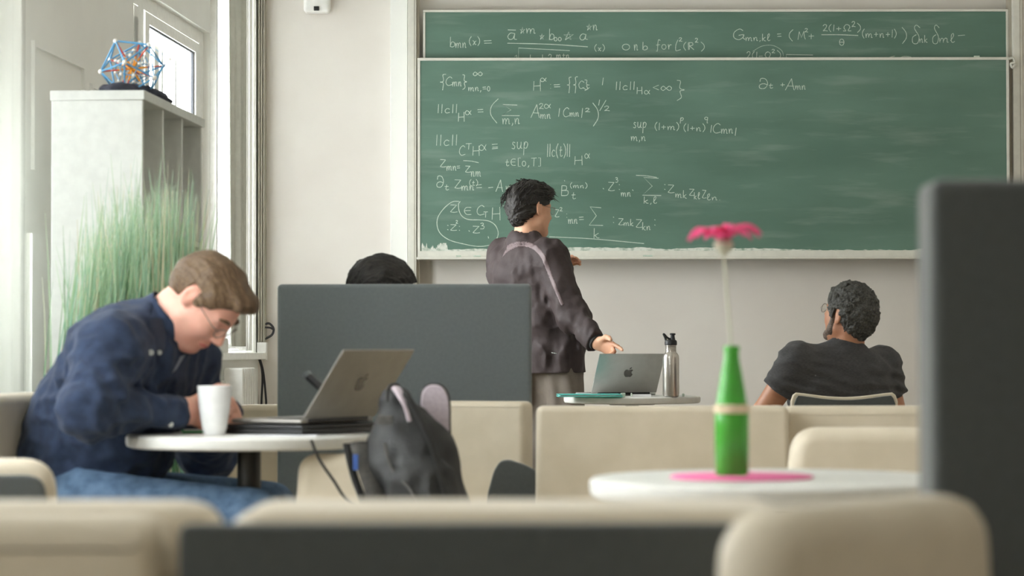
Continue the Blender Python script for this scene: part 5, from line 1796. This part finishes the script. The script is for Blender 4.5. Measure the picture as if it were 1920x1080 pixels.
# ------------------------------------------------------------------ laptops
APPLE = [(0.0, -.50), (.14, -.47), (.27, -.50), (.38, -.42), (.50, -.18), (.42, -.10), (.33, .02), (.32, .16), (.38, .28), (.46, .36), (.33, .44), (.18, .44), (.04, .38), (-.08, .38), (-.24, .44), (-.38, .40), (-.48, .26), (-.50, .04), (-.44, -.22), (-.32, -.42), (-.20, -.50), (-.10, -.49)]
LEAF = [(.02, .46), (.04, .58), (.12, .68), (.24, .74), (.24, .62), (.15, .51)]
def flat_poly(pts, size, mtx):
    vs_ = [mtx @ Vector((x * size, 0, y * size)) for x, y in pts]
    return vs_, [tuple(range(len(pts)))]
def laptop(label, hinge, hdir, bdir, lean, w=.304, dep=.212, mt=None):
    t = thing('laptop', label, 'laptop', (hinge.x, hinge.y, hinge.z), 0)
    m = Matrix.Identity(4)
    xd = Vector(hdir).normalized(); yd = Vector(bdir).normalized()
    m.col[0][:3] = xd; m.col[1][:3] = yd; m.col[2][:3] = (0, 0, 1); m.col[3][:3] = hinge
    lm = m @ Matrix.Translation((0, .002, .014)) @ Matrix.Rotation(-lean, 4, 'X')
    flip = m.to_3x3().determinant() < 0
    def part(name, bm, mt_):
        return obj(name, bm, mt_, t, True)
    part('base', rbox((-w / 2, -dep, 0.002), (w / 2, 0, .013), .005, 3, m), mt)
    part('keyboard', rbox((-w / 2 + .02, -dep * .55, .0125), (w / 2 - .02, -.02, .0140), .0004, 1, m), M['black'])
    part('trackpad', rbox((-.06, -dep + .012, .0125), (.06, -dep * .6, .0136), .0004, 1, m), mt)
    part('hinge', rbox((-w / 2 + .03, -.004, .006), (w / 2 - .03, .006, .018), .003, 2, m), M['black'])
    li = part('lid', rbox((-w / 2, -.0025, .0), (w / 2, .0025, dep - .006), .0024, 3, lm), mt)
    sc_ = rbox((-w / 2 + .006, -.0035, .008), (w / 2 - .006, -.0024, dep - .013), 0, 1, lm)
    obj('screen', sc_, M['screen'], li)
    am = lm @ Matrix.Translation((0, .0031, dep * .5)) @ Matrix.Scale(-1 if not flip else 1, 4, (1, 0, 0))
    lg_ = obj('logo', flat_poly(APPLE, .042, am), M['logo'], li, label='dark apple-shaped mark')
    obj('logo_leaf', flat_poly(LEAF, .042, am), M['logo'], li)
    return t
M['spacegrey'] = mat('grey_aluminium', rgb(184, 183, 180), 0.42, metal=0.7)
M['warmgrey'] = mat('warm_grey_aluminium', rgb(150, 146, 140), 0.40, metal=0.7)
M['screen'] = mat('dark_screen', rgb(30, 34, 40), 0.15)
M['logo'] = mat('polished_logo', rgb(104, 101, 98), 0.25, metal=0.6)
anchor(3.49)
TZ = .7402
h0, h1 = P(565, 790, 3.36), P(700, 785, 3.62)
hd = Vector((h1.x - h0.x, h1.y - h0.y, 0)).normalized(); bd = Vector((hd.y, -hd.x, 0))
hc = Vector(((h0.x + h1.x) / 2, (h0.y + h1.y) / 2, TZ + .0245))
cl = thing('closed_laptop', 'thick black closed laptop lying under the open one', 'laptop', (hc.x, hc.y, TZ))
mm = Matrix.Identity(4); mm.col[0][:3] = -hd; mm.col[1][:3] = bd; mm.col[3][:3] = (hc.x, hc.y, TZ)
obj('base', rbox((-.165, -.225, .001), (.165, .012, .014), .003, 2, mm), M['black'], cl, True)
obj('lid', rbox((-.165, -.225, .0148), (.165, .012, .024), .003, 2, mm), M['black'], cl, True)
laptop('open laptop on the near left table, its back to the viewer', hc, -hd, bd, math.radians(36), mt=M['warmgrey'])
M['mug'] = mat('white_glazed_mug', rgb(238, 238, 238), 0.22)
mg = thing('mug', 'tall white tapered mug at the edge of the table', 'mug', (P(402, 812, 3.42).x, Yd(3.42), TZ))
obj('cup', lathe([(.024, 0), (.026, .002), (.031, .02), (.037, .06), (.041, .1), (.0425, .117), (.0410, .1185), (.0395, .117), (.038, .1), (.034, .06), (.028, .02), (.0, .012)], 48, cap=False), M['mug'], mg)
obj('handle', tube(catmull([(.0, .038, .095), (.0, .062, .09), (.0, .068, .065), (.0, .055, .04), (.0, .033, .035)]), .0055, 10), M['mug'], mg)
M['green'] = mat('green_cover', rgb(40, 168, 92), 0.5)
c = P(398, 806, 3.60)
nb = thing('notebook', 'thin green notebook under the writing hand', 'notebook', (c.x, c.y, TZ), .15)
obj('cover', rbox((-.075, -.06, .0), (.075, .06, .005), .001), M['green'], nb)
obj('pages', rbox((-.07, -.055, .005), (.07, .055, .0065)), M['white_plastic'], nb)
M['paper'] = mat('white_paper', rgb(236, 236, 240), 0.8)
c = P(525, 816, 3.33)
tag(obj('paper_sheet', rbox((c.x - .10, c.y - .06, TZ), (c.x + .09, c.y + .05, TZ + .0012)), M['paper']), 'white paper sheets on the table before the laptop', 'paper')
pn = thing('pen', 'dark pen held above the green notebook', 'pen', P(418, 800, 3.62))
obj('barrel', tube([P(408, 742, 3.60), P(424, 797, 3.64)], [.004, .0045], 10), M['black'], pn, True)
obj('tip', tube([P(424, 797, 3.64), P(426, 804, 3.643)], [.003, .0006], 8), M['alu'], pn, True)
pm = thing('marker', 'dark thick marker sticking up behind the open laptop', 'pen', P(585, 712, 3.80))
obj('barrel', tube([P(577, 704, 3.80), P(640, 760, 3.74)], .010, 12), M['black'], pm, True)
obj('cap', tube([P(574, 700, 3.803), P(579, 706, 3.798)], .0115, 12), M['felt2'], pm, True)

# ------------------------------------------------------------------ backpack
def backpack():
    M['nylon'] = mat('black_nylon', rgb(24, 24, 24), 0.6, rgb(38, 38, 37), 24.0, 0.5, 160)
    M['lilac'] = mat('lilac_mesh', rgb(176, 162, 170), 0.8, rgb(190, 178, 184), 120.0, 0.3, 500)
    M['strap'] = mat('grey_webbing', rgb(70, 68, 66), 0.8, rgb(84, 82, 78), 90.0, 0.3, 600)
    b0, b1 = P(795, 1010, 3.12), P(752, 800, 3.16)
    t = thing('backpack', 'black backpack with lilac straps standing on a chair by the table', 'backpack', (b0.x, b0.y, .45))
    f = Field(P(660, 1060, 2.9) - Vector((.02, .1, .02)), P(900, 690, 3.4) + Vector((.02, .1, .02)), .0055)
    f.add(ECone(P(800, 985, 3.14), P(768, 850, 3.16), (.110, .088), (.096, .080), (1, 0, 0)))
    f.add(ECone(P(768, 850, 3.16), P(742, 760, 3.17), (.096, .080), (.040, .045), (1, 0, 0)), .05)
    f.add(ECone(P(800, 980, 3.06), P(785, 900, 3.07), (.085, .05), (.075, .045), (1, 0, 0)), .02)
    f.displace(wrinkles(.013, 13, 13, 8, 3.0))
    f.cut((0, 0, -1), (0, 0, .452))
    obj('bag', f.mesh('bag'), M['nylon'], t, True, sharp=None)
    # padded shoulder strap standing up behind
    o = [(P(x, y, 3.24).x, P(x, y, 3.24).z) for x, y in ((806, 860), (842, 850), (845, 790), (843, 745), (832, 724), (815, 718), (797, 722), (786, 742), (788, 790))]
    oo = [(p.x, p.z) for p in catmull([Vector((x, 0, z)) for x, z in o], 5, True)]
    cx = sum(x for x, _ in oo) / len(oo); cz = sum(z for _, z in oo) / len(oo)
    s1 = obj('shoulder_strap', prism([(x, z) for x, z in oo], Yd(3.245), Yd(3.262), .004), M['nylon'], t, True)
    obj('strap_padding', prism([(cx + (x - cx) * .88, cz + (z - cz) * .94) for x, z in oo], Yd(3.238), Yd(3.246), .003), M['lilac'], s1)
    # edge of the second strap
    pts = catmull([P(x, y, d) for x, y, d in ((733, 724, 3.12), (746, 732, 3.09), (758, 758, 3.07), (768, 790, 3.06))])
    obj('strap_edge', tube(pts, [.006 + .006 * math.sin(math.pi * min(1, i / 12)) for i in range(len(pts))], 8, flat=(1, .6)), M['lilac'], t, True)
    pts = catmull([P(x, y, d) for x, y, d in ((742, 735, 3.12), (762, 742, 3.08), (790, 790, 3.06), (815, 850, 3.05), (835, 930, 3.04))])
    obj('flap_seam', tube(pts, .010, 8, flat=(1, .5)), M['nylon'], t, True)
    obj('zip', tube(catmull([P(x, y, d) for x, y, d in ((720, 830, 3.07), (735, 880, 3.06), (770, 920, 3.02), (800, 990, 3.0))]), .004, 6), M['strap'], t, True)
    # hanging webbing
    for pts, r, m in ((((584, 826, 3.20), (598, 860, 3.19), (625, 900, 3.18), (650, 935, 3.17), (700, 960, 3.15)), .009, 'nylon'), (((650, 832, 3.2), (658, 870, 3.18), (668, 905, 3.17), (690, 960, 3.13)), .008, 'nylon'), (((676, 830, 3.14), (690, 880, 3.11), (706, 930, 3.09), (716, 980, 3.08)), .022, 'strap')):
        obj('webbing', tube(catmull([P(*q) for q in pts]), r, 8, flat=(1.3, .4)), M[m], t, True)
    M['bluetag'] = mat('blue_tag', rgb(52, 84, 150), 0.6)
    a = P(667, 866, 3.10)
    obj('tag', rbox((a.x - .006, a.y - .012, a.z - .018), (a.x + .006, a.y - .008, a.z + .018), .001), M['bluetag'], t, True)
    a = P(722, 787, 3.075)
    obj('badge', rbox((a.x - .018, a.y - .004, a.z - .011), (a.x + .018, a.y + .01, a.z + .011), .003), M['strap'], t, True)
    obj('grab_loop', tube(catmull([P(725, 752, 3.10), P(728, 728, 3.10), P(740, 722, 3.11), P(752, 740, 3.14)]), .006, 8, flat=(1.6, .6)), M['nylon'], t, True)
backpack()
anchor(None)

# ------------------------------------------------------------------ far table
anchor(6.25)
hc = P(1169, 742, 6.24); hc.z = TZ
hd = Vector((.955, .297, 0)).normalized(); bd = Vector((hd.y, -hd.x, 0))
laptop('open laptop on the far table behind the steel bottle', hc, -hd, bd, math.radians(34), mt=M['spacegrey'])
M['teal'] = mat('teal_folder', rgb(94, 196, 190), 0.35)
a = P(1105, 738, 6.02)
fo = thing('folder', 'flat teal folder overhanging the far table', 'folder', (a.x, a.y, TZ), .05)
obj('cover', rbox((-.137, -.085, .0005), (.137, .085, .005), .002, 2), M['teal'], fo)
obj('cover', rbox((-.137, -.085, .008), (.132, .085, .0125), .002, 2), M['teal'], fo)
obj('sheets', rbox((-.13, -.08, .005), (.128, .08, .008)), M['paper'], fo)
M['steel'] = mat('brushed_steel', rgb(206, 200, 192), 0.28, rgb(188, 182, 174), 1.0, metal=0.95, stretch=(400, 400, 6))
a = P(1258, 744, 6.03)
bt = thing('water_bottle', 'brushed steel water bottle with black sports cap', 'bottle', (a.x, a.y, TZ))
obj('body', lathe([(.030, 0), (.034, .003), (.0355, .012), (.0355, .165), (.034, .176), (.029, .186), (.0235, .191), (.0225, .195), (.0225, .212), (.023, .222)], 48), M['steel'], bt)
for z in (.197, .203, .209, .215):
    obj('neck_ring', shift(lathe([(.0228, -.0015), (.0242, 0), (.0228, .0015)], 40, False), (0, 0, z)), M['steel'], bt)
obj('cap', lathe([(.0235, .221), (.0265, .223), (.0265, .236), (.024, .242), (.018, .245)], 40), M['black'], bt)
obj('spout', lathe([(.011, .244), (.009, .256), (.008, .264), (.0125, .266), (.0125, .271), (.010, .273)], 24), M['black'], bt).location = (.008, 0, 0)
obj('carry_loop', tube(catmull([(.012, 0, .250), (-.004, 0, .248), (-.016, 0, .254), (-.028, 0, .267), (-.031, 0, .268), (-.026, 0, .258), (-.020, 0, .240)]), .0048, 10, flat=(1.5, 1)), M['black'], bt)
for i, (px, dd, w, hh, lab) in enumerate(((1168, 5.99, .020, .017, 'small white chalk block at the front of the far table'), (1184, 5.99, .007, .016, 'upright chalk end beside the laptop on the far table'), (1281, 6.05, .010, .013, 'chalk crumb right of the steel bottle'))):
    a = P(px, 743, dd)
    tag(obj('chalk_piece', rbox((a.x - w / 2, a.y - .007, TZ), (a.x + w / 2, a.y + .007, TZ + hh), .003, 2), M['chalk']), lab, 'chalk')
a = P(1202, 742, 6.02)
tag(obj('note_pad', rbox((a.x - .042, a.y - .03, TZ), (a.x + .042, a.y + .03, TZ + .010), .001), M['paper']), 'white note pad lying before the far laptop', 'note pad')
anchor(None)

# ------------------------------------------------------------------ bottle vase on the nearest table
anchor(2.29)
c = P(1388, 893, 2.29)
M['pink_mat'] = mat('pink_felt', rgb(226, 110, 160), 0.8)
tag(obj('placemat', shift(lathe([(.112, 0), (.114, .001), (.114, .003), (.112, .004)], 48), (c.x, c.y - .02, TZ)), M['pink_mat']), 'round pink felt mat under the green bottle', 'placemat')
vb = P(1372, 890, 2.27)
VZ = TZ + .0042
gb = bpy.data.materials.new('green_glass'); gb.use_nodes = True
q = gb.node_tree.nodes['Principled BSDF']
q.inputs['Base Color'].default_value = rgb(104, 214, 84); q.inputs['Roughness'].default_value = .12; q.inputs['Transmission Weight'].default_value = .55; q.inputs['IOR'].default_value = 1.4
M['green_glass'] = gb
bo = thing('green_bottle', 'green glass bottle used as a flower vase', 'bottle', (vb.x, vb.y, VZ))
obj('glass', lathe([(.012, .003), (.024, 0), (.0272, .004), (.0275, .096), (.026, .108), (.021, .138), (.0165, .165), (.0128, .185), (.0120, .198), (.0132, .199), (.0132, .206), (.0105, .207), (.0100, .190), (.0140, .165), (.019, .138), (.0245, .105), (.0255, .01), (.012, .006)], 40), M['green_glass'], bo)
M['band_b'] = mat('natural_rubber_band', rgb(206, 190, 160), 0.7)
obj('neck_band', lathe([(.0268, .099), (.0288, .100), (.0288, .111), (.0262, .113)], 40, False), M['band_b'], bo)
M['petal'] = mat('pink_petal', rgb(240, 62, 132), 0.55, rgb(250, 100, 158), 60.0)
M['stem'] = mat('pale_stem', rgb(188, 190, 168), 0.6)
fc = P(1357, 458, 2.27)
fl = thing('flower', 'pink gerbera on a thin pale stem standing in the green bottle', 'flower', (vb.x, vb.y, VZ + .01))
obj('stem', tube(catmull([Vector((vb.x, vb.y, VZ + .012)), Vector((vb.x - .001, vb.y, VZ + .2)), (P(1364, 560, 2.27)), Vector((fc.x, fc.y, fc.z - .012))]), .0022, 8), M['stem'], fl, True)
obj('calyx', shift(lathe([(.003, -.018), (.012, -.010), (.017, -.002), (.012, .006), (.004, .010)], 20), fc), M['stem'], fl, True)
rr = random.Random(5)
for i in range(22):
    a = 2 * math.pi * i / 22 + rr.uniform(-.08, .08)
    L_, w_ = rr.uniform(.044, .056), rr.uniform(.007, .010)
    ca, sa = math.cos(a), math.sin(a)
    up = .014 + .012 * rr.random() + (.004 if ca > 0 else .0)
    vs_, fs = [], []
    for k in range(7):
        s = k / 6
        wv = w_ * math.sin(math.pi * min(1, .15 + .8 * s)) 
        r = .008 + L_ * s
        z = .004 + up * math.sin(s * 2.2) - .010 * s * s * (1 + .5 * abs(ca))
        for u in (-1, 0, 1):
            vs_.append((fc.x + ca * r - sa * wv * u, fc.y + sa * r + ca * wv * u, fc.z + z + (.0018 if u == 0 else .0035)))
    for k in range(6):
        for u in range(2):
            b0 = k * 3 + u
            fs.append((b0, b0 + 1, b0 + 4, b0 + 3))
    o = obj('petal', (vs_, fs), M['petal'], fl, True, sharp=None)
    sm = o.modifiers.new('thick', 'SOLIDIFY'); sm.thickness = .0012
anchor(None)
